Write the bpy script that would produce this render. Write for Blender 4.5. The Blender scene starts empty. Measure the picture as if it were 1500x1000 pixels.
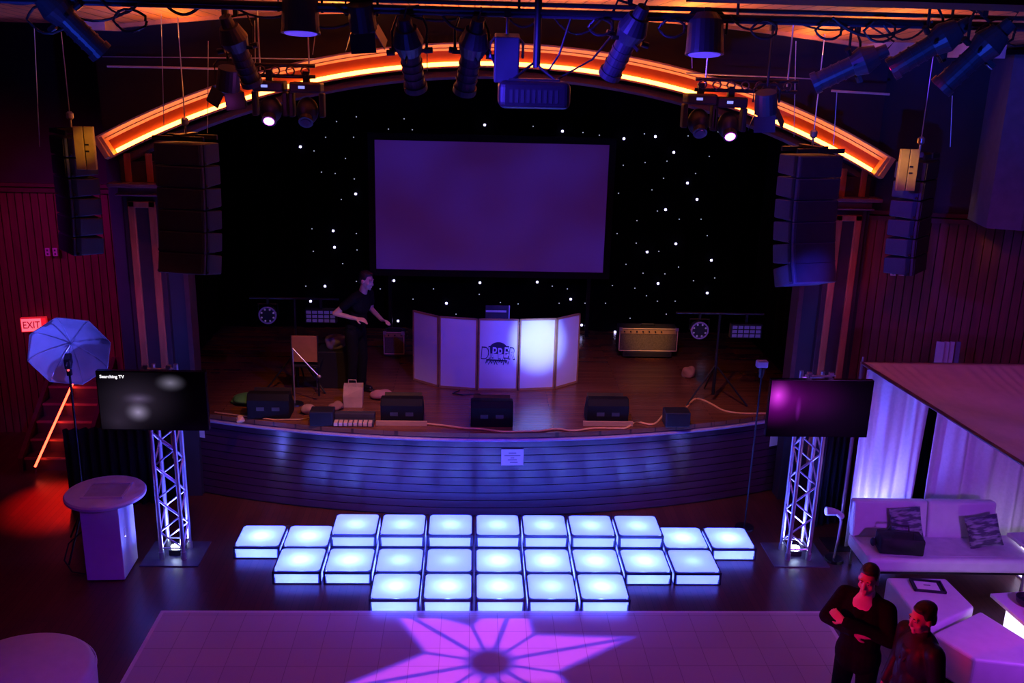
import bpy, bmesh, math, random
from mathutils import Vector as V, Matrix as M
random.seed(7)
sc = bpy.context.scene
COL = sc.collection
R_ = math.radians
PI = math.pi

# ------------------------------------------------------------------ camera
FPX, PITCH, YAW, ROLL, CAMH = 1400.0, 16.4, 2.6, 1.5, 5.8
_p, _w, _r = R_(PITCH), R_(YAW), R_(ROLL)
FW = V((math.sin(_w)*math.cos(_p), math.cos(_w)*math.cos(_p), -math.sin(_p)))
_rt = V((math.cos(_w), -math.sin(_w), 0)); _up = _rt.cross(FW)
RT = _rt*math.cos(_r) + _up*math.sin(_r)
UP = -_rt*math.sin(_r) + _up*math.cos(_r)
CAM = V((0, 0, CAMH))
cd = bpy.data.cameras.new('camera'); cam = bpy.data.objects.new('camera', cd); COL.objects.link(cam)
cd.sensor_width = 36; cd.lens = 36*FPX/1500; cd.clip_start = .05; cd.clip_end = 100
m = M((( RT.x, UP.x, -FW.x, CAM.x), (RT.y, UP.y, -FW.y, CAM.y), (RT.z, UP.z, -FW.z, CAM.z), (0, 0, 0, 1)))
cam.matrix_world = m
sc.camera = cam
def ray(px, py): return FW + RT*((px-750)/FPX) - UP*((py-500)/FPX)
def at(px, py, Y):
    d = ray(px, py); return CAM + d*(Y/d.y)
def atz(px, py, z=0.0):
    d = ray(px, py); return CAM + d*((z-CAMH)/d.z)

# ------------------------------------------------------------------ materials
MATS = {}
def mat(name, col, rough=.5, metal=0., em=None, es=0., var=.12, scale=9., bump=0., spec=.5, coat=0., stretch=None):
    if name in MATS: return MATS[name]
    mt = bpy.data.materials.new(name); mt.use_nodes = True
    nt = mt.node_tree; b = nt.nodes['Principled BSDF']
    tc = nt.nodes.new('ShaderNodeTexCoord'); nz = nt.nodes.new('ShaderNodeTexNoise')
    nz.inputs['Scale'].default_value = scale; nz.inputs['Detail'].default_value = 4
    if stretch:
        mp = nt.nodes.new('ShaderNodeMapping'); mp.inputs['Scale'].default_value = stretch
        nt.links.new(tc.outputs['Object'], mp.inputs['Vector']); nt.links.new(mp.outputs[0], nz.inputs['Vector'])
    else: nt.links.new(tc.outputs['Object'], nz.inputs['Vector'])
    rp = nt.nodes.new('ShaderNodeValToRGB')
    rp.color_ramp.elements[0].position = .3; rp.color_ramp.elements[1].position = .7
    rp.color_ramp.elements[0].color = tuple(c*(1-var) for c in col)+(1,)
    rp.color_ramp.elements[1].color = tuple(min(1, c*(1+var)) for c in col)+(1,)
    nt.links.new(nz.outputs['Fac'], rp.inputs[0]); nt.links.new(rp.outputs[0], b.inputs['Base Color'])
    b.inputs['Roughness'].default_value = rough; b.inputs['Metallic'].default_value = metal
    b.inputs['Specular IOR Level'].default_value = spec; b.inputs['Coat Weight'].default_value = coat
    if em:
        b.inputs['Emission Color'].default_value = tuple(em)+(1,); b.inputs['Emission Strength'].default_value = es
    if bump:
        bp = nt.nodes.new('ShaderNodeBump'); bp.inputs['Strength'].default_value = bump; bp.inputs['Distance'].default_value = .01
        nt.links.new(nz.outputs['Fac'], bp.inputs['Height']); nt.links.new(bp.outputs[0], b.inputs['Normal'])
    MATS[name] = mt; return mt

def wood_floor(name, c1, c2, rough, along_y, w=.09, l=1.4, coat=0.):
    mt = bpy.data.materials.new(name); mt.use_nodes = True; nt = mt.node_tree; b = nt.nodes['Principled BSDF']
    tc = nt.nodes.new('ShaderNodeTexCoord'); mp = nt.nodes.new('ShaderNodeMapping')
    if along_y: mp.inputs['Rotation'].default_value = (0, 0, R_(90))
    nt.links.new(tc.outputs['Object'], mp.inputs[0])
    br = nt.nodes.new('ShaderNodeTexBrick'); nt.links.new(mp.outputs[0], br.inputs['Vector'])
    br.inputs['Scale'].default_value = 1; br.inputs['Brick Width'].default_value = l; br.inputs['Row Height'].default_value = w
    br.inputs['Mortar Size'].default_value = .0025; br.inputs['Color1'].default_value = c1+(1,); br.inputs['Color2'].default_value = c2+(1,)
    br.inputs['Mortar'].default_value = tuple(c*.25 for c in c1)+(1,)
    nz = nt.nodes.new('ShaderNodeTexNoise'); nz.inputs['Scale'].default_value = 3; nz.inputs['Detail'].default_value = 5
    nt.links.new(mp.outputs[0], nz.inputs['Vector'])
    mr = nt.nodes.new('ShaderNodeMapRange'); mr.inputs['To Min'].default_value = rough-.06; mr.inputs['To Max'].default_value = rough+.08
    nt.links.new(nz.outputs['Fac'], mr.inputs[0]); nt.links.new(mr.outputs[0], b.inputs['Roughness'])
    nt.links.new(br.outputs['Color'], b.inputs['Base Color'])
    bp = nt.nodes.new('ShaderNodeBump'); bp.inputs['Strength'].default_value = .15; bp.inputs['Distance'].default_value = .002
    nt.links.new(br.outputs['Fac'], bp.inputs['Height']); bp.invert = True
    nt.links.new(bp.outputs[0], b.inputs['Normal'])
    b.inputs['Coat Weight'].default_value = coat; b.inputs['Coat Roughness'].default_value = .12
    return mt

def led_mat(name, emc, ems):
    mt = bpy.data.materials.new(name); mt.use_nodes = True; nt = mt.node_tree; nt.nodes.clear()
    out = nt.nodes.new('ShaderNodeOutputMaterial'); ad = nt.nodes.new('ShaderNodeAddShader')
    em = nt.nodes.new('ShaderNodeEmission'); em.inputs[0].default_value = emc+(1,); em.inputs[1].default_value = ems
    tr = nt.nodes.new('ShaderNodeBsdfTranslucent'); tr.inputs[0].default_value = (.82, .86, .9, 1)
    df = nt.nodes.new('ShaderNodeBsdfDiffuse'); df.inputs[0].default_value = (.8, .8, .82, 1)
    mx = nt.nodes.new('ShaderNodeMixShader'); mx.inputs[0].default_value = .65
    nt.links.new(df.outputs[0], mx.inputs[1]); nt.links.new(tr.outputs[0], mx.inputs[2])
    nt.links.new(em.outputs[0], ad.inputs[0]); nt.links.new(mx.outputs[0], ad.inputs[1]); nt.links.new(ad.outputs[0], out.inputs[0])
    return mt

BLACK = mat('black_paint', (.012, .012, .014), .5)
BLACKM = mat('black_metal', (.03, .03, .033), .35, .6)
BLACKC = mat('black_cloth', (.008, .008, .009), .95, bump=.3, spec=.1)
DGREY = mat('dark_grey_plastic', (.05, .05, .055), .45)
ALU = mat('aluminium', (.78, .78, .8), .32, .85)
STEEL = mat('steel', (.55, .55, .57), .35, .8)
WHITE = mat('white_laminate', (.8, .8, .8), .4, var=.03)
WVINYL = mat('white_vinyl', (.78, .77, .78), .45, var=.04, bump=.05)
WCLOTH = mat('white_drape', (.8, .79, .8), .8, var=.05, scale=30)
PAPER = mat('paper', (.85, .85, .85), .7, var=.03)
INK = mat('grey_ink', (.25, .25, .27), .7)
REDWOOD = mat('red_brown_wall_wood', (.16, .045, .035), .45, var=.25, scale=5, stretch=(4, 4, .4))
TRIMWOOD = mat('red_varnished_trim', (.42, .12, .05), .35, var=.2, scale=6, stretch=(3, 3, .5))
DTRIM = mat('dark_brown_trim', (.09, .03, .03), .4, var=.2)
WALLP = mat('dark_brown_wall_paint', (.026, .017, .026), .7, var=.15, scale=3)
CEILW = None
SKIN = mat('skin', (.62, .36, .27), .5, var=.06)
HAIR = mat('dark_brown_hair', (.025, .014, .01), .5, var=.4, scale=60, bump=.5)
SUIT = mat('black_suit_cloth', (.007, .007, .009), .9, var=.25, scale=40, bump=.2, spec=.12)
PINKS = mat('pale_pink_shirt_cloth', (.8, .66, .7), .7)
JACK2 = mat('dark_leather_jacket', (.016, .011, .018), .5, var=.3, scale=14, bump=.5, spec=.35)
SHOE = mat('black_shoe_leather', (.01, .01, .01), .3)

# ------------------------------------------------------------------ mesh builder
class MB:
    def __init__(s): s.b = bmesh.new()
    def box(s, c, size, rot=None, mtx=None):
        t = M.Translation(V(c)) @ (rot.to_4x4() if rot else M.Identity(4)) @ M.Diagonal(V((size[0], size[1], size[2], 1)))
        if mtx: t = mtx @ t
        bmesh.ops.create_cube(s.b, size=1, matrix=t); return s
    def span(s, a, b): return s.box([(a[i]+b[i])/2 for i in range(3)], [abs(b[i]-a[i]) for i in range(3)])
    def cone(s, p0, p1, r0, r1=None, seg=12, caps=True):
        p0, p1 = V(p0), V(p1); d = p1-p0; L = d.length
        if L < 1e-6: return s
        q = d.to_track_quat('Z', 'Y').to_matrix().to_4x4()
        bmesh.ops.create_cone(s.b, cap_ends=caps, segments=seg, radius1=r0, radius2=r0 if r1 is None else r1, depth=L, matrix=M.Translation((p0+p1)/2) @ q)
        return s
    def ball(s, c, r, seg=12, rot=None):
        r = (r, r, r) if not hasattr(r, '__len__') else r
        t = M.Translation(V(c)) @ (rot.to_4x4() if rot else M.Identity(4)) @ M.Diagonal(V((r[0], r[1], r[2], 1)))
        bmesh.ops.create_uvsphere(s.b, u_segments=seg, v_segments=max(6, seg*2//3), radius=1, matrix=t); return s
    def cap(s, p0, p1, r0, r1, seg=12):
        s.cone(p0, p1, r0, r1, seg); s.ball(p0, r0, seg); s.ball(p1, r1, seg); return s
    def tube(s, pts, r, seg=6):
        pts = [V(p) for p in pts]; rings = []
        for i, p in enumerate(pts):
            d = (pts[min(i+1, len(pts)-1)] - pts[max(i-1, 0)]).normalized()
            q = d.to_track_quat('Z', 'Y').to_matrix()
            rings.append([s.b.verts.new(p + q @ V((math.cos(2*PI*k/seg)*r, math.sin(2*PI*k/seg)*r, 0))) for k in range(seg)])
        for a, b in zip(rings, rings[1:]):
            # match the start vertex to avoid twists
            off = min(range(seg), key=lambda o: (a[0].co-b[o].co).length)
            for k in range(seg):
                s.b.faces.new((a[k], a[(k+1) % seg], b[(k+1+off) % seg], b[(k+off) % seg]))
        s.b.faces.new(rings[0][::-1]); s.b.faces.new(rings[-1]); return s
    def lathe(s, prof, c=(0, 0, 0), seg=32):
        rings = []
        for r, z in prof:
            rings.append([s.b.verts.new((c[0]+r*math.cos(2*PI*k/seg), c[1]+r*math.sin(2*PI*k/seg), c[2]+z)) for k in range(seg)] if r > 1e-6 else [s.b.verts.new((c[0], c[1], c[2]+z))])
        for a, b in zip(rings, rings[1:]):
            for k in range(seg):
                k2 = (k+1) % seg
                if len(a) == 1: s.b.faces.new((a[0], b[k2], b[k]))
                elif len(b) == 1: s.b.faces.new((a[k], a[k2], b[0]))
                else: s.b.faces.new((a[k], a[k2], b[k2], b[k]))
        return s
    def prism(s, poly, z0, z1):
        a = [s.b.verts.new((p[0], p[1], z0)) for p in poly]; b = [s.b.verts.new((p[0], p[1], z1)) for p in poly]
        n = len(poly); s.b.faces.new(a[::-1]); s.b.faces.new(b)
        for k in range(n): s.b.faces.new((a[k], a[(k+1) % n], b[(k+1) % n], b[k]))
        return s
    def grid(s, f, nu, nv):
        g = [[s.b.verts.new(f(i/nu, j/nv)) for j in range(nv+1)] for i in range(nu+1)]
        for i in range(nu):
            for j in range(nv): s.b.faces.new((g[i][j], g[i+1][j], g[i+1][j+1], g[i][j+1]))
        return s
    def sweep(s, rings, close=True, ends=True):
        vr = [[s.b.verts.new(p) for p in ring] for ring in rings]; n = len(vr[0])
        for a, b in zip(vr, vr[1:]):
            for k in range(n if close else n-1): s.b.faces.new((a[k], a[(k+1) % n], b[(k+1) % n], b[k]))
        if ends and close: s.b.faces.new(vr[0][::-1]); s.b.faces.new(vr[-1])
        return s
    def build(s, name, mt, parent=None, smooth=False, bevel=0, bseg=2, solid=0, remesh=0, sub=0, loc=None, rot=None):
        bmesh.ops.recalc_face_normals(s.b, faces=s.b.faces[:])
        me = bpy.data.meshes.new(name); s.b.to_mesh(me); s.b.free()
        o = bpy.data.objects.new(name, me); COL.objects.link(o)
        me.materials.append(mt)
        if remesh:
            md = o.modifiers.new('remesh', 'REMESH'); md.mode = 'VOXEL'; md.voxel_size = remesh
            sm = o.modifiers.new('smooth', 'SMOOTH'); sm.iterations = 4; sm.factor = .5
            dg = bpy.context.evaluated_depsgraph_get(); nm = bpy.data.meshes.new_from_object(o.evaluated_get(dg))
            o.modifiers.clear(); o.data = nm; smooth = True
            if not nm.materials: nm.materials.append(mt)
        if bevel:
            md = o.modifiers.new('bevel', 'BEVEL'); md.width = bevel; md.segments = bseg; md.limit_method = 'ANGLE'; md.angle_limit = R_(40)
        if solid:
            md = o.modifiers.new('solid', 'SOLIDIFY'); md.thickness = solid; md.offset = 0
        if sub:
            md = o.modifiers.new('sub', 'SUBSURF'); md.levels = sub; md.render_levels = sub
        if smooth:
            for p in o.data.polygons: p.use_smooth = True
            if not remesh: o.data.set_sharp_from_angle(angle=R_(42))
        if parent: o.parent = parent
        if loc is not None: o.location = loc
        if rot is not None: o.rotation_euler = rot
        return o

def tag(o, label, cat, group=None, kind=None):
    o['label'] = label; o['category'] = cat
    if group: o['group'] = group
    if kind: o['kind'] = kind
    return o
def thing(name, label, cat, loc=(0, 0, 0), rz=0., group=None, kind=None):
    o = bpy.data.objects.new(name, None); COL.objects.link(o); o.empty_display_size = .1
    o.location = loc; o.rotation_euler = (0, 0, rz)
    return tag(o, label, cat, group, kind)
def dup(root, loc, label, rz=None, rot=None):
    r = root.copy(); COL.objects.link(r); r.location = loc; r['label'] = label
    if rz is not None: r.rotation_euler = (0, 0, rz)
    if rot is not None: r.rotation_euler = rot
    for ch in list(root.children):
        c = ch.copy(); COL.objects.link(c); c.parent = r
        for g in list(ch.children):
            d = g.copy(); COL.objects.link(d); d.parent = c
    return r
def text_mesh(name, body, size, mt, parent, loc, rot, extrude=.0015, sx=1., align='CENTER', offset=0.):
    cu = bpy.data.curves.new(name, 'FONT'); cu.body = body; cu.size = size; cu.extrude = extrude; cu.align_x = align; cu.align_y = 'CENTER'; cu.offset = offset
    t = bpy.data.objects.new(name, cu); COL.objects.link(t)
    dg = bpy.context.evaluated_depsgraph_get(); me = bpy.data.meshes.new_from_object(t.evaluated_get(dg))
    bpy.data.objects.remove(t)
    o = bpy.data.objects.new(name, me); COL.objects.link(o); me.materials.clear(); me.materials.append(mt)
    o.location = loc; o.rotation_euler = rot; o.scale = (sx, 1, 1); o.parent = parent
    return o
def struct(o, label, cat): return tag(o, label, cat, kind='structure')

# ------------------------------------------------------------------ lights
def look(o, tgt):
    d = V(tgt)-o.location; o.rotation_euler = d.to_track_quat('-Z', 'Y').to_euler()
def spot(name, loc, tgt, col, e, ang, blend=.5, r=.05):
    l = bpy.data.lights.new(name, 'SPOT'); l.color = col; l.energy = e; l.spot_size = R_(ang); l.spot_blend = blend; l.shadow_soft_size = r
    o = bpy.data.objects.new(name, l); COL.objects.link(o); o.location = loc; look(o, tgt); return o
def area(name, loc, tgt, col, e, sx, sy):
    l = bpy.data.lights.new(name, 'AREA'); l.shape = 'RECTANGLE'; l.color = col; l.energy = e; l.size = sx; l.size_y = sy
    o = bpy.data.objects.new(name, l); COL.objects.link(o); o.location = loc; look(o, tgt); return o
def point(name, loc, col, e, r=.04):
    l = bpy.data.lights.new(name, 'POINT'); l.color = col; l.energy = e; l.shadow_soft_size = r
    o = bpy.data.objects.new(name, l); COL.objects.link(o); o.location = loc; return o

# ================================================================== SETTING
FLOORM = wood_floor('dark_hardwood_floor', (.10, .035, .022), (.07, .024, .016), .3, True, .08, 1.2)
f = MB().span((-10, -2, -.1), (10, 18, 0)).build('floor', FLOORM)
struct(f, 'dark glossy hardwood floor of the hall in front of the stage', 'floor')
STAGEZ = 1.2; SX0, SY0, SR = .1, 11.43, 10.8; KS = .9787
def edge_y(x): return SY0 + SR - math.sqrt(SR*SR-(x-SX0)**2)
XL, XR = -3.98, 4.55
DECKM = wood_floor('stage_deck_wood', (.2, .075, .035), (.15, .055, .028), .22, False, .07, 2.2)
N = 60
xs = [XL+(XR-XL)*i/N for i in range(N+1)]
poly = [(x, edge_y(x)) for x in xs] + [(XR+.35, 12.6), (XR+.35, 16.4), (XL-.35, 16.4), (XL-.35, 12.6)]
o = MB().prism(poly, STAGEZ-.06, STAGEZ).build('floor_stage_deck', DECKM)
struct(o, 'varnished wooden stage deck behind the curved front edge', 'stage floor')
SKM = mat('varnished_stage_board', (.06, .02, .045), .25, var=.1, scale=4, spec=.9, stretch=(.5, .5, 6))
_b = SKM.node_tree.nodes['Principled BSDF']; _b.inputs['Roughness'].default_value = .23; _b.inputs['Anisotropic'].default_value = .7; _b.inputs['Anisotropic Rotation'].default_value = .25; _b.inputs['IOR'].default_value = 1.55
_t = SKM.node_tree.nodes.new('ShaderNodeTangent'); _t.direction_type = 'RADIAL'; _t.axis = 'Z'; SKM.node_tree.links.new(_t.outputs[0], _b.inputs['Tangent'])
b = MB()
for k in range(10):
    z0 = .02+k*.1075; z1 = z0+.0975
    rings = [[(x, edge_y(x)+.09, z0)] + [(x, edge_y(x)+.05-.0012*(1-(2*j/6-1)**2)*.4, z0+(z1-z0)*j/6) for j in range(7)] + [(x, edge_y(x)+.09, z1)] for x in xs]
    b.sweep(rings)
sk = b.build('wall_stage_skirt', SKM, smooth=True)
struct(sk, 'curved stage front of horizontal varnished boards with dark joints', 'stage front')
b = MB().sweep([[(x, edge_y(x)+.2, 0), (x, edge_y(x)+.075, 0), (x, edge_y(x)+.075, STAGEZ-.06), (x, edge_y(x)+.2, STAGEZ-.06)] for x in xs])
b.build('backing', BLACK, sk)
b = MB().sweep([[(x, edge_y(x)+.05+.045*math.sin(t), STAGEZ-.105-.03*math.cos(t)) if 0 else (x, edge_y(x)+.03-.05*math.sin(t), STAGEZ-.10+.028*math.cos(t)) for t in [PI*j/8 for j in range(9)]] for x in xs])
b.build('nosing', mat('nosing_painted_highlight', (.38, .34, .5), .3, coat=.6), sk, smooth=True)  # pale violet base colour stands in for the blue highlight along the edge

CEZ0 = 6.36
def ceil_z(x, y=11.5):
    t = min(4.3, abs(x-.3)); k = max(0, min(1, (y-7.2)/4.3))
    return 6.33 - .0165*max(0, t-.3)**2*k
ceilm = bpy.data.materials.new('orange_wood_ceiling_planks'); ceilm.use_nodes = True
nt = ceilm.node_tree; bs = nt.nodes['Principled BSDF']
tc = nt.nodes.new('ShaderNodeTexCoord'); mp = nt.nodes.new('ShaderNodeMapping'); mp.inputs['Rotation'].default_value = (0, 0, R_(90))
br = nt.nodes.new('ShaderNodeTexBrick'); br.inputs['Scale'].default_value = 1; br.inputs['Brick Width'].default_value = 5; br.inputs['Row Height'].default_value = .17
br.inputs['Mortar Size'].default_value = .008; br.inputs['Color1'].default_value = (.66, .29, .08, 1); br.inputs['Color2'].default_value = (.56, .23, .06, 1); br.inputs['Mortar'].default_value = (.08, .03, .01, 1)
nt.links.new(tc.outputs['Object'], mp.inputs[0]); nt.links.new(mp.outputs[0], br.inputs['Vector']); nt.links.new(br.outputs['Color'], bs.inputs['Base Color'])
bs.inputs['Roughness'].default_value = .5
cx = [-4.0+8.6*i/40 for i in range(41)]
cxw = [-9.0, -7.0, -5.5, -4.6] + cx + [5.2, 6.5, 8.0, 9.4]
b = MB(); ys_ = [4.0, 7.2, 8.2, 9.2, 10.2, 11.0, 11.5]
b.sweep([[(x, y, ceil_z(x, y)) for y in ys_] + [(x, y, ceil_z(x, y)+.2) for y in ys_[::-1]] for x in cxw])
ce = struct(b.build('ceiling', ceilm), 'vaulted ceiling of honey coloured wooden planks above the rig', 'ceiling')
b = MB().sweep([[(x, 11.42, ceil_z(x)-.035), (x, 11.55, ceil_z(x)-.035), (x, 11.55, ceil_z(x)+.2), (x, 11.42, ceil_z(x)+.2)] for x in cx])
b.build('edge_moulding', mat('ceiling_edge_wood', (.6, .3, .12), .45), ce)
b = MB()
b.span((-4.42, 11.0, 6.0), (-3.98, 11.5, 6.2)); b.span((4.55, 11.0, 5.95), (4.98, 11.5, 6.15)); b.span((5.35, 10.6, 5.95), (5.75, 11.1, 6.2))
b.build('side_soffit', mat('pale_soffit_paint', (.55, .4, .32), .6), ce)
b = MB().span((1.3, 5.6, 6.17), (9.4, 6.2, 6.34)); struct(b.build('trim_6', mat('black_beam_paint', (.01, .01, .012), .7)), 'dark ceiling beam across the upper right', 'beam')
b = MB().span((-10, 3, 6.7), (10, 18, 6.9)); b.build('ceiling_void', BLACK, ce)

# proscenium wall with an arched opening
AZ, AR = -4.264, 9.9915; AX = .31          # centre and radius of the arch's lower line
WY = 12.05
def open_z(x): return AZ + math.sqrt((AR-.14)**2-(x-AX)**2)
OX0, OX1 = -3.62, 4.32
b = MB()
xx = [OX0+(OX1-OX0)*i/48 for i in range(49)]
b.sweep([[(x, WY, open_z(x)), (x, WY+.25, open_z(x)), (x, WY+.25, 6.7), (x, WY, 6.7)] for x in xx])
b.span((-4.5, WY, 0), (OX0, WY+.25, 6.7)); b.span((OX1, WY, 0), (5.1, WY+.25, 6.7))
w = struct(b.build('wall_proscenium', WALLP), 'dark brown wall over the arched stage opening', 'wall')
SLM = REDWOOD
def slat_wall(name, p0, p1, z1, z2, label, capz):
    p0, p1 = V(p0), V(p1); d = (p1-p0); L = d.length; d.normalize(); n = V((-d.y, d.x, 0))
    if n.y > 0: n = -n
    rot = M((( d.x, -n.x, 0), (d.y, -n.y, 0), (0, 0, 1)))
    b = MB(); c = (p0+p1)/2 - n*.1
    b.box((c.x, c.y, capz/2), (L, .16, capz), rot)
    k = 0; s = .06
    while s < L:
        q = p0 + d*s + n*.0
        b.box((q.x, q.y+.012, z1/2), (.098, .05, z1), rot); s += .112
    o = struct(b.build(name, SLM), label, 'wall')
    b = MB(); q = (p0+p1)/2+n*.03
    b.box((q.x, q.y, z1+.03), (L, .14, .06), rot); b.box((q.x, q.y, z1+.10), (L, .08, .05), rot)
    b.build('cornice', DTRIM, o)
    b = MB(); q = (p0+p1)/2+n*.0
    b.box((q.x, q.y, (z1+.12+z2)/2), (L, .05, z2-z1-.12), rot); b.build('upper_wall', WALLP, o)
    return o
slat_wall('wall_left', (-9.5, 14.3, 0), (-4.45, 14.3, 0), 3.78, 6.7, 'red lit left wall of narrow vertical wooden slats under dark plaster', 6.7)
slat_wall('wall_right', (5.05, 12.25, 0), (9.5, 11.3, 0), 3.93, 6.7, 'dim red right wall of vertical wooden slats under blue lit plaster', 6.7)
o = MB().span((-4.5, 12.3, 0), (-4.42, 14.4, 6.7)).build('wall_left_return', SLM); struct(o, 'return wall behind the left pilaster beside the stairs', 'wall')
# backstage blacks
for sx, nm in ((-4.45, 'left'), (5.0, 'right')):
    b = MB().grid(lambda u, v: (sx+.05*math.sin(u*60), 12.35+u*4.1, 1.1+v*5.5), 90, 1)
    struct(b.build('wall_stage_'+nm, BLACKC, smooth=True, solid=.01), 'black masking drape on the %s side inside the stage' % nm, 'stage drape')
o = MB().span((-9.6, -2, 0), (-9.5, 14.4, 6.7)).build('wall_far_left', WALLP); struct(o, 'dark side wall of the hall beyond the stairs', 'wall')
o = MB().span((9.5, -2, 0), (9.6, 11.4, 6.7)).build('wall_far_right', WALLP); struct(o, 'dark side wall of the hall beyond the lounge', 'wall')

# arch: lit cove moulding
arch = thing('trim_1', 'glowing amber arched cove moulding spanning above the stage opening', 'arch moulding', kind='structure')
A0, A1 = math.atan2(-4.36-AX, 4.58-AZ), math.atan2(5.05-AX, 4.54-AZ)
def arc_ring(prof, a0, a1, n=80):
    rs = []
    for i in range(n+1):
        a = a0+(a1-a0)*i/n
        rs.append([(AX+(AR+dr)*math.sin(a), WY-dy, AZ+(AR+dr)*math.cos(a)) for dr, dy in prof])
    return rs
ARCHW = mat('arch_red_orange_paint', (.42, .075, .03), .5, var=.06)
ARCHM = mat('arch_moulding_wood', (.66, .33, .11), .4, var=.08)
ARCHD = mat('arch_lower_moulding', (.10, .045, .05), .4)
MB().sweep(arc_ring([(.0, 0), (.0, .07), (.03, .08), (.2, .10), (.2, 0)], A0, A1)).build('cove_face', ARCHW, arch)
MB().sweep(arc_ring([(.178, 0), (.178, .115), (.205, .17), (.212, .165), (.25, .25), (.265, .255), (.27, .25), (.27, 0)], A0, A1)).build('upper_moulding', ARCHM, arch)
MB().sweep(arc_ring([(-.02, 0), (-.02, .16), (.0, .16), (.004, 0)], A0, A1)).build('lower_lip', ARCHM, arch)
for a in (A0, A1):
    da = .006 if a > 0 else -.006
    MB().sweep(arc_ring([(-.02, 0), (-.02, .2), (.0, .26), (.27, .26), (.27, 0)], a, a+da, 1)).build('end_cap', ARCHM, arch)
    MB().sweep(arc_ring([(-.02, 0), (-.02, .2), (.27, .24), (.27, 0)], a-da*.6, a, 1)).build('end_moulding', ARCHM, arch)
LEDA = mat('amber_led_tape', (.9, .6, .3), .5, em=(1., .32, .045), es=13.0)
MB().sweep(arc_ring([(.004, .085), (.004, .13), (.05, .115), (.05, .085)], A0+.006, A1-.006)).build('led_strip', LEDA, arch)
MB().sweep(arc_ring([(-.155, 0), (-.155, .06), (-.125, .10), (-.095, .08), (-.06, .05), (-.045, 0)], A0-.0, A1+.0)).build('opening_moulding', ARCHD, arch)

def pilaster(name, xa, xb, label):
    t = thing(name, label, 'pilaster', ((xa+xb)/2, WY, 0), kind='structure')
    w = xb-xa
    MB().span((-w/2-.06, -.10, 0), (w/2+.06, 0, 4.5)).build('shaft', mat('pilaster_dark_panel', (.045, .015, .02), .5, var=.15), t, bevel=.006)
    for s in (-1, 1):
        MB().span((s*w/2-.045*(1+s), -.135, .6), (s*w/2+.045*(1-s), -.095, 4.02)).build('stile', TRIMWOOD, t, bevel=.012)
    MB().span((-w/2, -.135, 3.94), (w/2, -.095, 4.02)).build('top_rail', TRIMWOOD, t, bevel=.012)
    b = MB()
    b.span((-w/2-.12, -.2, 4.09), (w/2+.12, 0, 4.115)); b.span((-w/2-.09, -.17, 4.115), (w/2+.09, 0, 4.2)); b.span((-w/2-.18, -.26, 4.2), (w/2+.18, 0, 4.25))
    b.build('capital', mat('capital_wood', (.2, .09, .1), .35), t, bevel=.01)
    for s in (-1, 1):
        MB().span((s*w/2-.04*(1+s), -.12, 4.25), (s*w/2+.04*(1-s), -.095, 4.6)).build('upper_stile', TRIMWOOD, t, bevel=.008)
    return t
pilaster('trim_2', -4.24, -3.90, 'left stage pilaster with twin red varnished stiles')
pilaster('trim_3', 4.62, 4.96, 'right stage pilaster with twin red varnished stiles')
o = MB().span((OX0-.03, WY-.03, 1.1), (OX0+.03, WY+.26, 4.7)).build('trim_4', DTRIM); struct(o, 'dark jamb moulding on the left side of the stage opening', 'moulding')
o = MB().span((OX1-.03, WY-.03, 1.1), (OX1+.03, WY+.26, 4.7)).build('trim_5', DTRIM); struct(o, 'dark jamb moulding on the right side of the stage opening', 'moulding')
# pale pier at the far right upper wall
b = MB(); b.prism([(6.02, 10.9), (6.35, 10.75), (7.4, 10.7), (7.4, 11.6), (6.15, 11.6)], 4.05, 6.0)
o = struct(b.build('wall_right_pier', mat('pale_grey_plaster', (.075, .075, .075), .7)), 'pale plaster pier high on the right wall', 'wall')
b = MB()
for s in range(4): b.span((6.42+s*.28, 10.55, 4.05), (6.62+s*.28, 10.7, 4.75))
b.build('blue_panel', mat('blue_grey_panel', (.25, .25, .35), .6), o)

# ================================================================== STAR CURTAIN
sc_t = thing('star_curtain', 'black starlight backdrop curtain with scattered white pinpoint lights', 'curtain', (0, 16.35, 0))
b = MB().grid(lambda u, v: (-4.6+u*9.7, .03*math.sin(u*130)+.02*math.sin(u*57), 1.12+v*5.4), 320, 1)
b.build('cloth', mat('black_velour', (.003, .003, .004), 1., spec=.05), sc_t, smooth=True)
stars = '''522,171 592,174 569,189 604,190 518,201 710,183B 781,185 824,192B 854,194 878,198 914,203B 944,196 960,200B 987,223B 977,236 945,238 913,242 972,261 955,278 906,283 975,307B 963,309 933,323 995,321 506,232 519,262 521,284B 500,292 451,178 493,178 477,201m 440,215B 460,221 471,252 491,254 1008,199 1052,193 1039,229 1019,254 1007,268B 1021,292B 1027,321 457,335 488,338B 490,362B 459,368 448,419 476,419B 455,441B 522,342 523,366 502,386 522,412 557,423 577,411B 635,423 605,438 654,444B 703,414B 702,431 733,443 759,445 787,413B 809,419 831,423 836,438B 819,444 857,444 887,444 904,342 932,356 965,368 948,369B 990,357B 917,387 942,400 974,401 994,391 964,415B 897,418 930,422 947,433 963,441 989,441 976,460 923,466 583,470B 554,459 668,460 852,476B 901,486B 1036,345 1042,381B 1047,407 1016,411 1036,429B'''.split()
STB = mat('bright_star_led', (.9, .9, 1), .5, em=(.5, .45, 1), es=7)
STS = mat('faint_star_led', (.9, .9, 1), .5, em=(.5, .52, .75), es=.55)
def star_mesh(nm, r, mt):
    bb = bmesh.new(); bmesh.ops.create_icosphere(bb, subdivisions=2, radius=r); me = bpy.data.meshes.new(nm); bb.to_mesh(me); bb.free(); me.materials.append(mt); return me
big, small = star_mesh('star_light', .021, STB), star_mesh('star_light_faint', .0105, STS)
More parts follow.
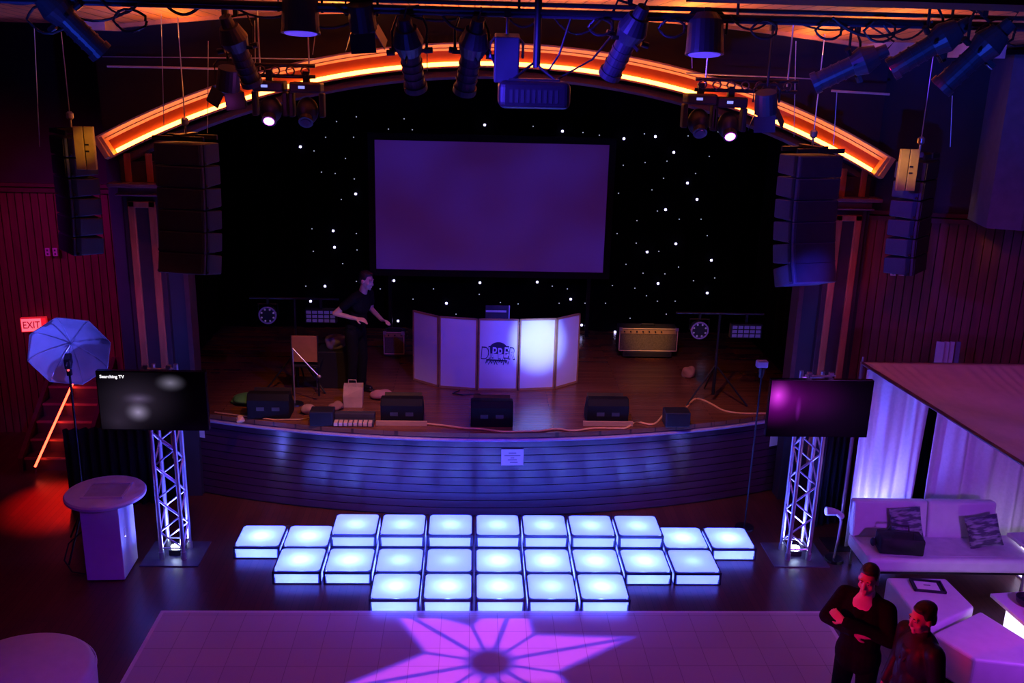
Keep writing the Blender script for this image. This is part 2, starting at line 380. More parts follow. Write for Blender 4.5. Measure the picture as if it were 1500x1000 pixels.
for s in stars:
    k = s[-1] if s[-1].isalpha() else ''; x, y = map(float, s.rstrip('Bm').split(','))
    p = at(x, y, 16.26); o = bpy.data.objects.new('star_light', big if k == 'B' else small); COL.objects.link(o)
    o.parent = sc_t; o.location = p - V((0, 16.35, 0))

# ================================================================== SCREEN
p0 = at(547, 206, 15.9); p1 = at(881, 399, 15.9)
scr = thing('projection_screen', 'large blank projection screen with a painted dim violet glow in a black frame', 'screen', ((p0.x+p1.x)/2+.02, 15.9, p1.z))
sw, sh = 3.84, 2.14
scm = bpy.data.materials.new('screen_fabric_painted_glow'); scm.use_nodes = True
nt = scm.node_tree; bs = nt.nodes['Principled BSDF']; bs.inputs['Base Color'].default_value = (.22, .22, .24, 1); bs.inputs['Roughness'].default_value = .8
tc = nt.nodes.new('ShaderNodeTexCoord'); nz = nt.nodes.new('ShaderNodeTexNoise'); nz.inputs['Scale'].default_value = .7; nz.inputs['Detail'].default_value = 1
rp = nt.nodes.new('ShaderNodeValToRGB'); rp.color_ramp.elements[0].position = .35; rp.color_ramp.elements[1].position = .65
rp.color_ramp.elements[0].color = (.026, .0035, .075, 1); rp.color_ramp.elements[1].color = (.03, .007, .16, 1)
nt.links.new(tc.outputs['Object'], nz.inputs[0]); nt.links.new(nz.outputs['Fac'], rp.inputs[0]); nt.links.new(rp.outputs[0], bs.inputs['Emission Color']); bs.inputs['Emission Strength'].default_value = .8  # violet emission painted in place of projector and spill light
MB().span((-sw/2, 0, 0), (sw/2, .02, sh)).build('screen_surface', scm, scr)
b = MB(); e = .11
b.span((-sw/2-e, -.03, -e), (-sw/2, .05, sh+e)); b.span((sw/2, -.03, -e), (sw/2+e, .05, sh+e)); b.span((-sw/2, -.03, sh), (sw/2, .05, sh+e)); b.span((-sw/2, -.03, -e), (sw/2, .05, 0))
b.build('screen_frame', mat('black_velvet_frame', (.005, .005, .008), .8), scr)
for s in (-1, 1): MB().span((s*1.7-.03, .05, 1.1-p1.z), (s*1.7+.03, .1, .3)).build('leg', BLACKM, scr)
for s in (-1, 1): MB().span((s*1.7-.04, -.35, 1.1-p1.z), (s*1.7+.04, .35, 1.14-p1.z)).build('foot', BLACKM, scr)

# ================================================================== LED PLATFORMS
T = .577; TH = .16
ACR = led_mat('lit_acrylic', (.06, .088, 1.0), 3.6)
TFR = mat('dark_aluminium_tile_frame', (.10, .10, .14), .4, .5)
TRED = TFR
def make_tile(label, h):
    t = thing('light_platform', label, 'illuminated platform', group='glowing stage step platforms')
    a = T/2; g = .012; e = .022
    b = MB()
    for sx in (-1, 1):
        for sy in (-1, 1): b.span((sx*(a-g), sy*(a-g), 0), (sx*(a-g-e), sy*(a-g-e), h-.002))
    b.span((-a+g, -a+g, h-.034), (a-g, -a+g+.02, h-.006)); b.span((-a+g, a-g-.02, h-.034), (a-g, a-g, h-.006))
    b.span((-a+g, -a+g, h-.034), (-a+g+.02, a-g, h-.006)); b.span((a-g-.02, -a+g, h-.034), (a-g, a-g, h-.006))
    b.span((-a+g, -a+g, 0), (a-g, -a+g+.02, .014)); b.span((-a+g, a-g-.02, 0), (a-g, a-g, .014))
    b.span((-a+g, -a+g, 0), (-a+g+.02, a-g, .014)); b.span((a-g-.02, -a+g, 0), (a-g, a-g, .014))
    b.span((-a+.04, -a+.04, 0), (a-.04, a-.04, .006))
    b.build('frame', TFR, t)
    q = a-g-.019
    # rounded-corner top sheet
    bb = MB(); pts = []
    for cx_, cy_, a0 in ((q-.05, q-.05, 0), (-q+.05, q-.05, 90), (-q+.05, -q+.05, 180), (q-.05, -q+.05, 270)):
        for k in range(5): an = R_(a0+k*22.5); pts.append((cx_+.05*math.cos(an), cy_+.05*math.sin(an)))
    vs = [bb.b.verts.new((x, y, h)) for x, y in pts]; bb.b.faces.new(vs)
    bb.build('top_panel', ACR, t)
    for k in range(4):
        bb = MB(); an = k*PI/2; rot = M.Rotation(an, 4, 'Z'); y = -(a-g-.003)
        vs = [bb.b.verts.new(rot @ V(p)) for p in ((-q+.018, y, .014), (q-.018, y, .014), (q-.012, y, h-.034), (-q+.012, y, h-.034))]
        bb.b.faces.new(vs); bb.build('side_panel', ACR, t)
    return t
RY = 9.18; CX = .365
proto = None; riser = None
ords = ['first', 'second', 'third', 'fourth', 'fifth', 'sixth', 'seventh', 'eighth', 'ninth', 'tenth', 'eleventh']
dim = {(1, 2): .5, (1, 3): .3, (1, 8): .32, (0, 3): .6, (2, 'x'): 1}
def put_tile(x, y, z, label, lamp):
    global proto
    if proto is None: proto = make_tile(label, TH); o = proto; o.location = (x, y, z)
    else: o = dup(proto, (x, y, z), label)
    if lamp: point('platform_lamp', (x, y, z+.04), (.15, .29, 1.), 8.5*lamp, .05)
    return o
for i in range(5):
    put_tile(CX+(i-2)*T, RY+T/2, 0, 'glowing white floor platform, %s from the left in the front row of five' % ords[i], dim.get((0, i), 1))
for i in range(9):
    put_tile(CX+(i-4)*T, RY+T*1.5, 0, 'glowing white platform, %s from the left in the middle row of nine' % ords[i], dim.get((1, i), 1))
for i in range(11):
    x = CX+(i-5)*T; y = RY+T*2.5
    if 2 <= i <= 8:
        o_ = put_tile(x, y, TH+.002, 'raised glowing platform, %s from the left in the upper rear row of seven' % ords[i-2], .55)
        if riser is None: riser = MB().span((-T/2+.02, -T/2+.02, -TH+.012), (T/2-.02, T/2-.02, -.03)).build('lit_riser', ACR, o_).data
        else:
            k_ = bpy.data.objects.new('lit_riser', riser); COL.objects.link(k_); k_.parent = o_
        b_ = MB(); b_.span((-T/2+.012, -T/2+.012, -TH-.002), (T/2-.012, T/2-.012, -TH+.012)).span((-T/2+.012, -T/2+.012, -.03), (T/2-.012, T/2-.012, -.004)); b_.build('riser_frame', TFR, o_)
    else:
        side = 'left' if i < 2 else 'right'
        lab = {0: 'outermost left', 1: 'inner left', 9: 'inner right', 10: 'outermost right'}[i]
        put_tile(x, y, 0, 'low glowing platform at the %s end of the rear row, beside the raised seven' % lab, 1)

# dance floor
dfm = bpy.data.materials.new('white_dance_floor'); dfm.use_nodes = True; nt = dfm.node_tree; bs = nt.nodes['Principled BSDF']
tc = nt.nodes.new('ShaderNodeTexCoord'); br = nt.nodes.new('ShaderNodeTexBrick'); br.offset = 0; br.inputs['Scale'].default_value = 1
br.inputs['Brick Width'].default_value = .3; br.inputs['Row Height'].default_value = .3; br.inputs['Mortar Size'].default_value = .003
br.inputs['Color1'].default_value = (.6, .6, .6, 1); br.inputs['Color2'].default_value = (.55, .55, .56, 1); br.inputs['Mortar'].default_value = (.3, .3, .3, 1)
nt.links.new(tc.outputs['Object'], br.inputs['Vector']); nt.links.new(br.outputs['Color'], bs.inputs['Base Color']); bs.inputs['Roughness'].default_value = .32
df = thing('dance_floor', 'large white portable dance floor with a pink star projected on it', 'dance floor', (.33, 4, 0))
MB().span((-3.58, -4, 0), (3.58, 5.15, .02)).build('floor_panel', dfm, df)
b = MB(); b.prism([(-3.62, 5.15), (3.62, 5.15), (3.62, 5.19), (-3.62, 5.19)], 0, .021); b.span((-3.62, -4, 0), (-3.58, 5.15, .021)); b.span((3.58, -4, 0), (3.62, 5.15, .021))
b.build('edge_ramp', WHITE, df)
#PART2
# ================================================================== TRUSS TOWERS + TVS
def truss_tower(x, y, side):
    t = thing('truss_tower', 'upright aluminium box truss tower on a square plate, on the %s of the stage' % side, 'truss', (x, y, 0), group='truss towers carrying televisions')
    MB().span((-.34, -.3, 0), (.34, .3, .012)).build('base_plate', mat('blue_grey_steel_plate', (.12, .12, .16), .4, .4), t)
    a = .128; H = 2.36
    for sx in (-1, 1):
        for sy in (-1, 1):
            MB().cone((sx*a, sy*a, .05), (sx*a, sy*a, H), .025, seg=14).build('chord', ALU, t, smooth=True)
            MB().cone((sx*a, sy*a, .012), (sx*a, sy*a, .1), .034, seg=14).build('coupler', STEEL, t)
    for ax in range(4):
        b = MB(); n = 10; st = (H-.25)/n; q = M.Rotation(ax*PI/2, 3, 'Z')
        for k in range(n):
            z = .15+k*st; s = 1 if (k+ax) % 2 else -1
            b.cone(q @ V((-a*s, -a, z)), q @ V((a*s, -a, z+st)), .0105, seg=8)
        b.cone(q @ V((-a, -a, .15)), q @ V((a, -a, .15)), .0105, seg=8); b.cone(q @ V((-a, -a, H-.08)), q @ V((a, -a, H-.08)), .0105, seg=8)
        b.build('lattice', ALU, t, smooth=True)
    for sx in (-1, 1):
        b = MB(); b.cone((sx*a, -a, H), (sx*a, -a, H+.06), .016); b.box((sx*a, -a-.0, H+.05), (.05, .05, .035)); b.cone((sx*a-.05, -a, H+.03), (sx*a+.05, -a, H+.03), .009)
        b.build('top_clamp', ALU, t)
    MB().cone((-a, -a, H+.02), (a, -a, H+.02), .014).build('top_bar', ALU, t)
    b = MB().span((-.3, -.195, 1.95), (.3, -.155, 2.03)).span((-.06, -.198, 1.85), (.06, -.15, 2.2)); b.build('screen_bracket', BLACKM, t)
    u = thing('uplight', 'small bright uplight can at the foot inside the %s truss tower' % side, 'uplight', (x, y, .012))
    MB().span((-.07, -.06, 0), (.07, .06, .07)).build('housing', BLACKM, u, bevel=.008)
    MB().cone((0, -.0, .07), (0, 0, .10), .05, .055).build('lens', mat('uplight_lens', (.9, .95, 1), .3, em=(.6, .75, 1), es=25), u)
    spot('truss_uplight_beam', (x, y, .16), (x, y-.02, 2.4), (.07, .08, 1.0), 330, 100, .8, .04)
    spot('truss_uplight_core', (x, y, .14), (x, y, 2.4), (.10, .12, 1.0), 80, 170, 1, .04)
truss_tower(-3.5, 10.45, 'left'); truss_tower(4.05, 10.48, 'right')

def tv(x, y, z, label, kind, rz):
    t = thing('television', label, 'television', (x, y, z), rz, group='televisions on the truss towers')
    w, h = 1.2, .70
    MB().span((-w/2, -.02, -h/2), (w/2, .05, h/2)).build('casing', mat('glossy_black_bezel', (.006, .006, .007), .2), t, bevel=.006)
    mt = bpy.data.materials.new('television_painted_reflection_'+kind); mt.use_nodes = True; nt = mt.node_tree; bs = nt.nodes['Principled BSDF']  # emissive blobs below paint room reflections into the dark screen
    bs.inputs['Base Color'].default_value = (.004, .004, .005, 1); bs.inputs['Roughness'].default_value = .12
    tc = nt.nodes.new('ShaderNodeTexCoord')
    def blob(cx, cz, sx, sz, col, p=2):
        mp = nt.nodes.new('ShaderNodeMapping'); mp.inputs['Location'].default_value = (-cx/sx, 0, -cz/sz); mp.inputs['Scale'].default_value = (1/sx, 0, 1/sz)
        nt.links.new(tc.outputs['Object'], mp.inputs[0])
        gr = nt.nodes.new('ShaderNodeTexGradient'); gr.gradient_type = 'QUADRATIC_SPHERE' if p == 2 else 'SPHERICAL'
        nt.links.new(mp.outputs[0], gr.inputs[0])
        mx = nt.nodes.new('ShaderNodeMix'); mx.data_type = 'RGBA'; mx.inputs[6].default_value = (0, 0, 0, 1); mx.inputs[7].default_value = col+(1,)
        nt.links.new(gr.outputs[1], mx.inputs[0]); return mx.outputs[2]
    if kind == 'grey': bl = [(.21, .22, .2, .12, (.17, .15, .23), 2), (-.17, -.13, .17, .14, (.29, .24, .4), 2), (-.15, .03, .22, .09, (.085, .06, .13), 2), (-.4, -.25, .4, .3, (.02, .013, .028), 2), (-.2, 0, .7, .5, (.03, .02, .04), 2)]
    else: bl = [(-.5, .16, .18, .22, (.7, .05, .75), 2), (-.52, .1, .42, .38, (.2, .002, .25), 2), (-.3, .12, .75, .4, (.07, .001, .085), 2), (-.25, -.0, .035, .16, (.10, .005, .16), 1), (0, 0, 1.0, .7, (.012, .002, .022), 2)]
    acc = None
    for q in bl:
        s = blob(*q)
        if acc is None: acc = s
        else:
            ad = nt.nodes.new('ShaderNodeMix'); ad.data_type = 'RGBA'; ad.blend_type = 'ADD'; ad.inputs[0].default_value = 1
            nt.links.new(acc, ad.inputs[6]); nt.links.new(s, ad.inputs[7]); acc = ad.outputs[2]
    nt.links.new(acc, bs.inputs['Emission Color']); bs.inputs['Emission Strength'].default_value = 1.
    screen_glow = MB().span((-w/2+.012, -.024, -h/2+.015), (w/2-.012, -.0205, h/2-.012)).build('painted_reflection_panel', mt, t)  # screen panel carrying the painted reflections
    if kind == 'grey':
        text_mesh('caption', 'Searching TV', .05, mat('white_screen_text', (.9, .9, .9), .5, em=(1, .98, 1), es=1.3), screen_glow, (-.555, -.0265, .285), (PI/2, 0, 0), extrude=.0005, align='LEFT', offset=.001)
    return t
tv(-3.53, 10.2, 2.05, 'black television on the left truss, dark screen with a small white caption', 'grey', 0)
tv(4.03, 10.22, 2.035, 'black television on the right truss, screen with a magenta reflection painted as glow at one side', 'magenta', 0)

# paper notices on the stage front
def notice(x, z, w, h, label, lines):
    y = edge_y(x)+.034
    an = math.asin((x-SX0)/SR)
    t = thing('paper_notice', label, 'notice', (x, y, z), an)
    MB().span((-w/2, -.004, -h/2), (w/2, 0, h/2)).build('sheet', PAPER, t)
    for k, (lx, lz, lw) in enumerate(lines): MB().span((lx-lw/2, -.006, lz-.006), (lx+lw/2, -.004, lz+.006)).build('print_line', INK, t)
notice(.565, .853, .29, .225, 'white paper notice with grey print in the middle of the stage front', [(-.0, .06, .1), (0, .025, .21), (0, -.008, .05), (0, -.035, .12), (.02, -.07, .1)])
pn = at(271, 641, 11.85); notice(-3.62, pn.z, .16, .2, 'small pale paper sheet on the stage front behind the left truss', [])
pn = at(1150, 651, 12.1); notice(4.27, pn.z, .15, .2, 'small pale paper sheet on the stage front behind the right truss', [])

# ================================================================== PODIUM, STAIRS, UMBRELLA, EXIT
pd = thing('podium', 'white square pedestal with a round top and sunken tray by the left truss', 'podium', (-4.11, 10.07, 0), R_(2))
pw, pdp = .42, .5
MB().span((-pw/2, -pdp/2, .015), (pw/2, pdp/2, .94)).build('pillar', WHITE, pd, bevel=.008)
MB().span((-pw/2+.02, -pdp/2+.02, 0), (pw/2-.02, pdp/2-.02, .015)).build('plinth', DGREY, pd)
MB().lathe([(0, .94), (.40, .94), (.435, .955), (.44, .985), (.425, 1.005), (0, 1.005)], seg=48).build('round_top', WVINYL, pd, smooth=True, bevel=0)
b = MB(); b.span((-.21, -.2, 1.005), (.25, -.18, 1.022)); b.span((-.21, .18, 1.005), (.25, .2, 1.022)); b.span((-.21, -.18, 1.005), (-.19, .18, 1.022)); b.span((.23, -.18, 1.005), (.25, .18, 1.022))
b.build('tray_rim', WHITE, pd)
MB().span((-.19, -.18, 1.003), (.23, .18, 1.009)).build('tray_floor', mat('grey_tray', (.5, .48, .5), .5), pd)
MB().box((pw/2+.003, -.1, .55), (.006, .06, .09)).build('socket_plate', WHITE, pd)
MB().ball((pw/2+.006, -.12, .5), .008).build('indicator_lamp', mat('white_indicator', (.9, .9, 1), .4, em=(.7, .7, 1), es=2), pd)
cab = MB().tube([(-4.36, 10.22, .5), (-4.45, 10.2, .45), (-4.62, 10.15, .3), (-4.66, 10.08, .12), (-4.55, 10.0, .015), (-4.35, 9.95, .012)], .008).build('power_cable', BLACK, smooth=True)
tag(cab, 'black cable looping out beside the white pedestal', 'cable')

# staircase with a red lit handrail
st = thing('staircase', 'narrow dark staircase to the stage door with red lit edges', 'staircase', (-5.95, 12.85, 0), kind='structure')
TREADM = mat('dark_stair_wood', (.10, .05, .04), .35); NOSE = mat('brass_nosing', (.5, .25, .15), .35, .4)
for k in range(6):
    z = .183*(k+1); y = .25*k
    MB().span((-.38, y, 0), (.42, y+.25, z)).build('step', TREADM, st)
    MB().span((-.38, y-.012, z-.02), (.42, y+.03, z+.006)).build('nosing', NOSE, st)
MB().span((-.45, 1.5, 0), (.5, 1.6, 1.1)).build('landing_face', TREADM, st)
for sx in (-.42, .46):
    b = MB(); r0, r1 = (sx-.03, sx+.03)
    b.sweep([[(r0, -.05, 0), (r1, -.05, 0), (r1, 1.5, 0), (r0, 1.5, 0)], [(r0, -.05, .2), (r1, -.05, .2), (r1, 1.5, 1.3), (r0, 1.5, 1.3)]]); b.build('stringer', DTRIM, st)
REDL = mat('red_led_tape', (.8, .1, .05), .5, em=(1., .05, .022), es=9)
pA = atz(50, 684, .12) ; pB = at(112, 547, pA.y+1.35)
hr = thing('handrail', 'sloping handrail glowing red beside the narrow stairs', 'handrail', pA)
dv = pB-pA
MB().cone((0, 0, 0), dv, .022, seg=8).build('rail', DTRIM, hr)
MB().cone(V((.02, -.012, .012)), dv+V((.02, -.012, .012)), .016, seg=8).build('led_strip', REDL, hr)
for tt in (.03, .5, .97):
    q = dv*tt; zf = -.12 if tt < .4 else (-.12+.0)
    MB().cone((q.x-.02, q.y+.02, -pA.z), (q.x-.02, q.y+.02, q.z), .016, seg=8).build('baluster', DTRIM, hr)
dp = MB().grid(lambda u, v: (-5.2+u*1.35+.0, 11.62+.035*math.sin(u*75)+.3*u, .0+v*1.12), 90, 1).build('black_skirt_drape', BLACKC, smooth=True, solid=.01)
tag(dp, 'black pleated drape hung behind the white pedestal and left truss', 'drape')
dp = MB().grid(lambda u, v: (4.42+u*.62, 11.2+.035*math.sin(u*40)+.25*u, .0+v*1.5), 60, 1).build('dark_side_drape', mat('navy_black_cloth', (.015, .015, .03), .8), smooth=True, solid=.01)
tag(dp, 'dark drape hung between the right truss and the white curtain', 'drape')

pe = at(50, 475, 14.12)
ex = thing('exit_sign', 'lit red EXIT sign on the left wall above the stairs', 'exit sign', (pe.x, pe.y, pe.z), R_(12))
EW, EH = .36, .215
MB().span((-EW/2, -.03, -EH/2), (EW/2, .05, EH/2)).build('housing', mat('red_sign_housing', (.5, .05, .04), .4, em=(1, .02, .03), es=.5), ex, bevel=.005)
MB().span((-EW/2+.012, -.034, -EH/2+.012), (EW/2-.075, -.03, EH/2-.012)).build('lit_face', mat('exit_face', (.9, .4, .4), .5, em=(1., .13, .16), es=1.25), ex)
MB().span((EW/2-.07, -.034, -EH/2+.012), (EW/2-.012, -.03, EH/2-.012)).build('arrow_face', mat('exit_red_face', (.9, .1, .1), .5, em=(1., .012, .012), es=.9), ex)
text_mesh('lettering', 'EXIT', .15, mat('exit_letters', (.3, .02, .04), .5, em=(.5, .01, .03), es=.6), ex, (-.032, -.0355, -.002), (PI/2, 0, 0), sx=.78, offset=.002)

def umbrella():
    c = at(100, 512, 10.75)
    t = thing('photo_umbrella', 'white photographic umbrella with flash head on a slim stand by the stairs', 'photo umbrella', (c.x, c.y, 0))
    z = c.z; ax = V((.25, -.93, -.22)).normalized()
    q = ax.to_track_quat('Z', 'Y').to_matrix()
    n = 8; R0 = .46; Dp = .2
    b = MB(); apex = V((0, .05, z)) - ax*Dp*.6
    rings = []
    for j in range(7):
        r = R0*math.sin(PI/2*j/6*.95)/math.sin(PI/2*.95); h = Dp*(1-math.cos(PI/2*j/6))
        ring = []
        for k in range(n*4):
            an = 2*PI*k/(n*4)+.2; ph = (k % 4)/4; sag = 1-.075*math.sin(PI*ph)
            ring.append(apex + q @ V((math.cos(an)*r*sag, math.sin(an)*r*sag, h)))
        rings.append(ring)
    b.sweep(rings, ends=False)
    b.build('canopy', mat('white_umbrella_cloth', (.62, .62, .66), .65, var=.05), t, smooth=True, solid=.003)
    for k in range(n):
        an = 2*PI*k/n+.2; pts = []
        for j in range(7):
            r = R0*math.sin(PI/2*j/6*.95)/math.sin(PI/2*.95); h = Dp*(1-math.cos(PI/2*j/6)); pts.append(apex + q @ V((math.cos(an)*r*.99, math.sin(an)*r*.99, h+.008)))
        MB().tube(pts, .004, 5).build('rib', STEEL, t)
    MB().cone(apex-ax*.05, apex+ax*.52, .006).build('shaft', STEEL, t)
    hd = apex + ax*.36 + V((.0, 0, -.03))
    b = MB(); b.box(hd, (.075, .13, .16), q); b.build('flash_head', BLACK, t, bevel=.012)
    MB().box(hd+V((0, 0, -.12)), (.05, .05, .1)).build('bracket', BLACKM, t, bevel=.006)
    MB().ball(hd+V((.012, -.05, -.09)), .014).build('ready_lamp', mat('red_ready_lamp', (.8, .1, .1), .4, em=(1, .1, .1), es=1.5), t)
    MB().cone((hd.x, hd.y, hd.z-.16), (hd.x, hd.y, .5), .013).build('pole', BLACKM, t)
    MB().cone((hd.x, hd.y, .9), (hd.x, hd.y, .12), .018).build('lower_pole', BLACKM, t)
    for k in range(3):
        an = R_(20+120*k); MB().cone((hd.x, hd.y, .62), (hd.x+.42*math.cos(an), hd.y+.42*math.sin(an), .012), .011).build('leg', BLACKM, t)
umbrella()

# round ottoman lower left
ot = thing('round_ottoman', 'large round white ottoman near the left corner of the dance floor', 'ottoman', (-4.02, 7.52, 0))
MB().lathe([(0, .06), (.62, .06), (.655, .08), (.66, .36), (.64, .425), (.6, .45), (0, .455)], seg=64).build('cushion', WVINYL, ot, smooth=True)
MB().lathe([(.6565, .385), (.668, .392), (.66, .40)], seg=64).build('piping', WVINYL, ot, smooth=True)
MB().lathe([(0, 0), (.6, 0), (.6, .06), (0, .06)], seg=48).build('plinth', DGREY, ot)

# ================================================================== STAGE THINGS
Z = STAGEZ
# DJ facade of five framed scrim panels
dj = thing('booth_facade', 'folding five panel white fabric booth facade in gilt frames on the stage', 'booth facade', (0, 0, Z))
pts = [V((-.86, 13.83)), V((-.46, 13.5)), V((.11, 13.39)), V((.71, 13.40)), V((1.26, 13.48)), V((1.64, 13.80))]
pts = [p*KS for p in pts]
SCRIM = mat('white_scrim', (.72, .72, .76), .8, var=.04, scale=3)
GILT = mat('gilt_frame', (.45, .26, .12), .4, .2, var=.15)
for k in range(5):
    a, c = pts[k], pts[k+1]; d = (c-a); L = d.length; d.normalize(); mid = (a+c)/2; an = math.atan2(d.y, d.x)
    fr = MB(); g = .006; fw = .022; H = 1.07
    fr.span((-L/2+g, -.014, 0), (-L/2+g+fw, .014, H)); fr.span((L/2-g-fw, -.014, 0), (L/2-g, .014, H))
    fr.span((-L/2+g, -.014, 0), (L/2-g, .014, fw+.008)); fr.span((-L/2+g, -.014, H-fw), (L/2-g, .014, H))
    fo = fr.build('panel_frame', GILT, dj, loc=(mid.x, mid.y, 0), rot=(0, 0, an))
    MB().span((-L/2+g+fw, -.006, fw), (L/2-g-fw, .004, H-fw)).build('scrim', SCRIM, fo)
    if k == 2:
        logo = mat('dark_logo_ink', (.02, .015, .06), .7)
        b = MB(); ps = [(.155*math.cos(R_(t)), .135*math.sin(R_(t))) for t in range(-25, 206, 7)]
        vs = [b.b.verts.new((x*.9, -.009, .60+y*.95)) for x, y in ps]; b.b.faces.new(vs)
        lg = b.build('logo_dome', logo, fo)
        lt = mat('pale_logo_letters', (.68, .66, .8), .7)
        x = -.235
        for i, ch in enumerate('DIPPER'):
            wd = .055 if ch == 'I' else .088
            jz = (.0, .01, .012, .0, .012, -.005)[i]; rt_ = (.06, -.05, .05, -.08, .06, .1)[i]
            text_mesh('letter_outline', ch, .25, logo, fo, (x+wd/2, -.0105, .555+jz), (PI/2, rt_, 0), extrude=.0004, sx=.62, offset=.009)
            text_mesh('letter', ch, .22, lt, fo, (x+wd/2, -.0118, .555+jz), (PI/2, rt_, 0), extrude=.0004, sx=.62, offset=.003)
            x += wd-.004
        rr = random.Random(5); b = MB()
        for k2 in range(16):
            xx_ = -.17+k2*.021; b.box((xx_, -.0095, .435+rr.uniform(-.02, .015)), (.011, .001, rr.uniform(.03, .075)), M.Rotation(rr.uniform(-.5, .5), 3, 'Y'))
        b.box((-.02, -.0095, .455), (.3, .001, .022), M.Rotation(.05, 3, 'Y')); b.build('logo_scrawl', logo, fo)
tb = thing('booth_table', 'black cloth covered table hidden behind the booth facade', 'table', (.39, 13.86, Z))
MB().span((-.8, -.33, .72), (.8, .33, .76)).build('tabletop', BLACK, tb)
for sx in (-1, 1):
    for sy in (-1, 1): MB().cone((sx*.72, sy*.27, 0), (sx*.72, sy*.27, .72), .018).build('leg', BLACKM, tb)
lp = thing('laptop', 'open laptop on a stand above the booth facade edge, catching blue light', 'laptop', (.39, 13.68, Z+.76))
MB().span((-.02, -.1, 0), (.02, .1, .012)).span((-.015, -.01, 0), (.015, .01, .14)).span((-.13, -.1, .14), (.13, .1, .15)).build('stand', STEEL, lp)
MB().span((-.17, -.12, .15), (.17, .12, .168)).build('keyboard_base', mat('silver_laptop', (.6, .6, .63), .35, .5), lp, bevel=.004)
MB().box((0, -.135, .285), (.35, .012, .235), M.Rotation(R_(12), 3, 'X')).build('lid', mat('dark_silver_lid', (.14, .14, .18), .25, .6), lp, bevel=.004)
b = MB(); b.box((.172, -.142, .285), (.016, .014, .24), M.Rotation(R_(12), 3, 'X')); b.box((-.02, -.148, .31), (.3, .004, .03), M.Rotation(R_(12), 3, 'X')); b.build('lid_trim', mat('bright_silver_trim', (.85, .85, .9), .25, .3), lp)
mx = thing('mixer', 'small dark mixer on the table behind the booth facade', 'mixer', (.8, 13.76, Z+.76))
MB().span((-.16, -.14, 0), (.16, .14, .075)).build('body', DGREY, mx, bevel=.006)
for k in range(6): MB().cone((-.12+.048*k, -.05, .075), (-.12+.048*k, -.05, .1), .012).build('knob', STEEL, mx)
fc = MB().tube([(x*KS, y*KS-.02, z) for x, y, z in [(-.15, 13.36, Z+.01), (-.25, 13.22, Z+.01), (-.1, 13.16, Z+.01), (.15, 13.2, Z+.01), (.22, 13.1, Z+.01), (.3, 12.9, Z+.01), (.36, 12.72, Z+.01)]], .008).build('floor_cable', BLACK, smooth=True)
tag(fc, 'black cable lying on the stage before the booth facade', 'cable')

TOLEX = mat('black_tolex', (.02, .018, .018), .6, bump=.3, scale=60)
GRILL = mat('amber_brown_grille_cloth', (.11, .085, .055), .8, var=.3, scale=50)
PIPE = mat('cream_piping', (.75, .55, .35), .4)
def amp_head(p, w, h, d, label):
    t = thing('amplifier_head', label, 'amplifier', p)
    MB().span((-w/2, 0, 0), (w/2, d, h)).build('cabinet', TOLEX, t, bevel=.012)
    MB().span((-w/2+.025, -.006, .025), (w/2-.025, .01, h*.74)).build('grille', GRILL, t)
    MB().span((-w/2+.025, -.008, h*.76), (w/2-.025, .01, h-.025)).build('control_panel', mat('gold_control_panel', (.5, .32, .15), .35, .4), t)
    e = .014
    b = MB(); b.span((-w/2, -.012, 0), (-w/2+e, .004, h)); b.span((w/2-e, -.012, 0), (w/2, .004, h)); b.span((-w/2, -.012, h-e), (w/2, .004, h)); b.span((-w/2, -.012, 0), (w/2, .004, e)); b.build('piping', PIPE, t)
    for s in (-1, 1): MB().box((s*(w/2-.02), -.006, h-.015), (.05, .03, .05)).build('corner_guard', STEEL, t)
    for k in range(7): MB().cone((-w/2+.08+k*.1, -.008, h*.86), (-w/2+.08+k*.1, -.028, h*.86), .012).build('knob', BLACK, t)
    MB().tube([(-.12, d/2, h), (-.1, d/2, h+.03), (.1, d/2, h+.03), (.12, d/2, h)], .01).build('handle', BLACK, t)
    return t
def amp_cab(p, w, h, d, label):
    t = thing('speaker_cabinet', label, 'amplifier cabinet', p)
    MB().span((-w/2, 0, .03), (w/2, d, h)).build('cabinet', TOLEX, t, bevel=.012)
    MB().span((-w/2+.03, -.006, .06), (w/2-.03, .01, h-.03)).build('grille', mat('black_grille', (.012, .012, .012), .9), t)
    for sx in (-1, 1):
        for sy in (.06, d-.06): MB().ball((sx*(w/2-.06), sy, .02), .02).build('foot', BLACK, t)
a0, a1 = at(905, 513, 14.7), at(993, 480, 14.7)
amp_cab((2.87, 14.72, Z), .8, a0.z-Z-.012, .36, 'black speaker cabinet under the gold trimmed amplifier')
amp_head((2.87, 14.72, a0.z-.01), a1.x-a0.x, a1.z-a0.z-.01, .3, 'wide amplifier head with pale piping standing right of the booth')
b0, b1 = at(562, 518, 14.6), at(592, 485, 14.6)
amp_cab(((b0.x+b1.x)/2, 14.62, Z), .34, b0.z-Z-.012, .3, 'small dark cabinet under the little amplifier left of the booth')
amp_head(((b0.x+b1.x)/2, 14.62, b0.z-.01), b1.x-b0.x, b1.z-b0.z-.01, .25, 'small dim amplifier with a grey edge left of the booth')

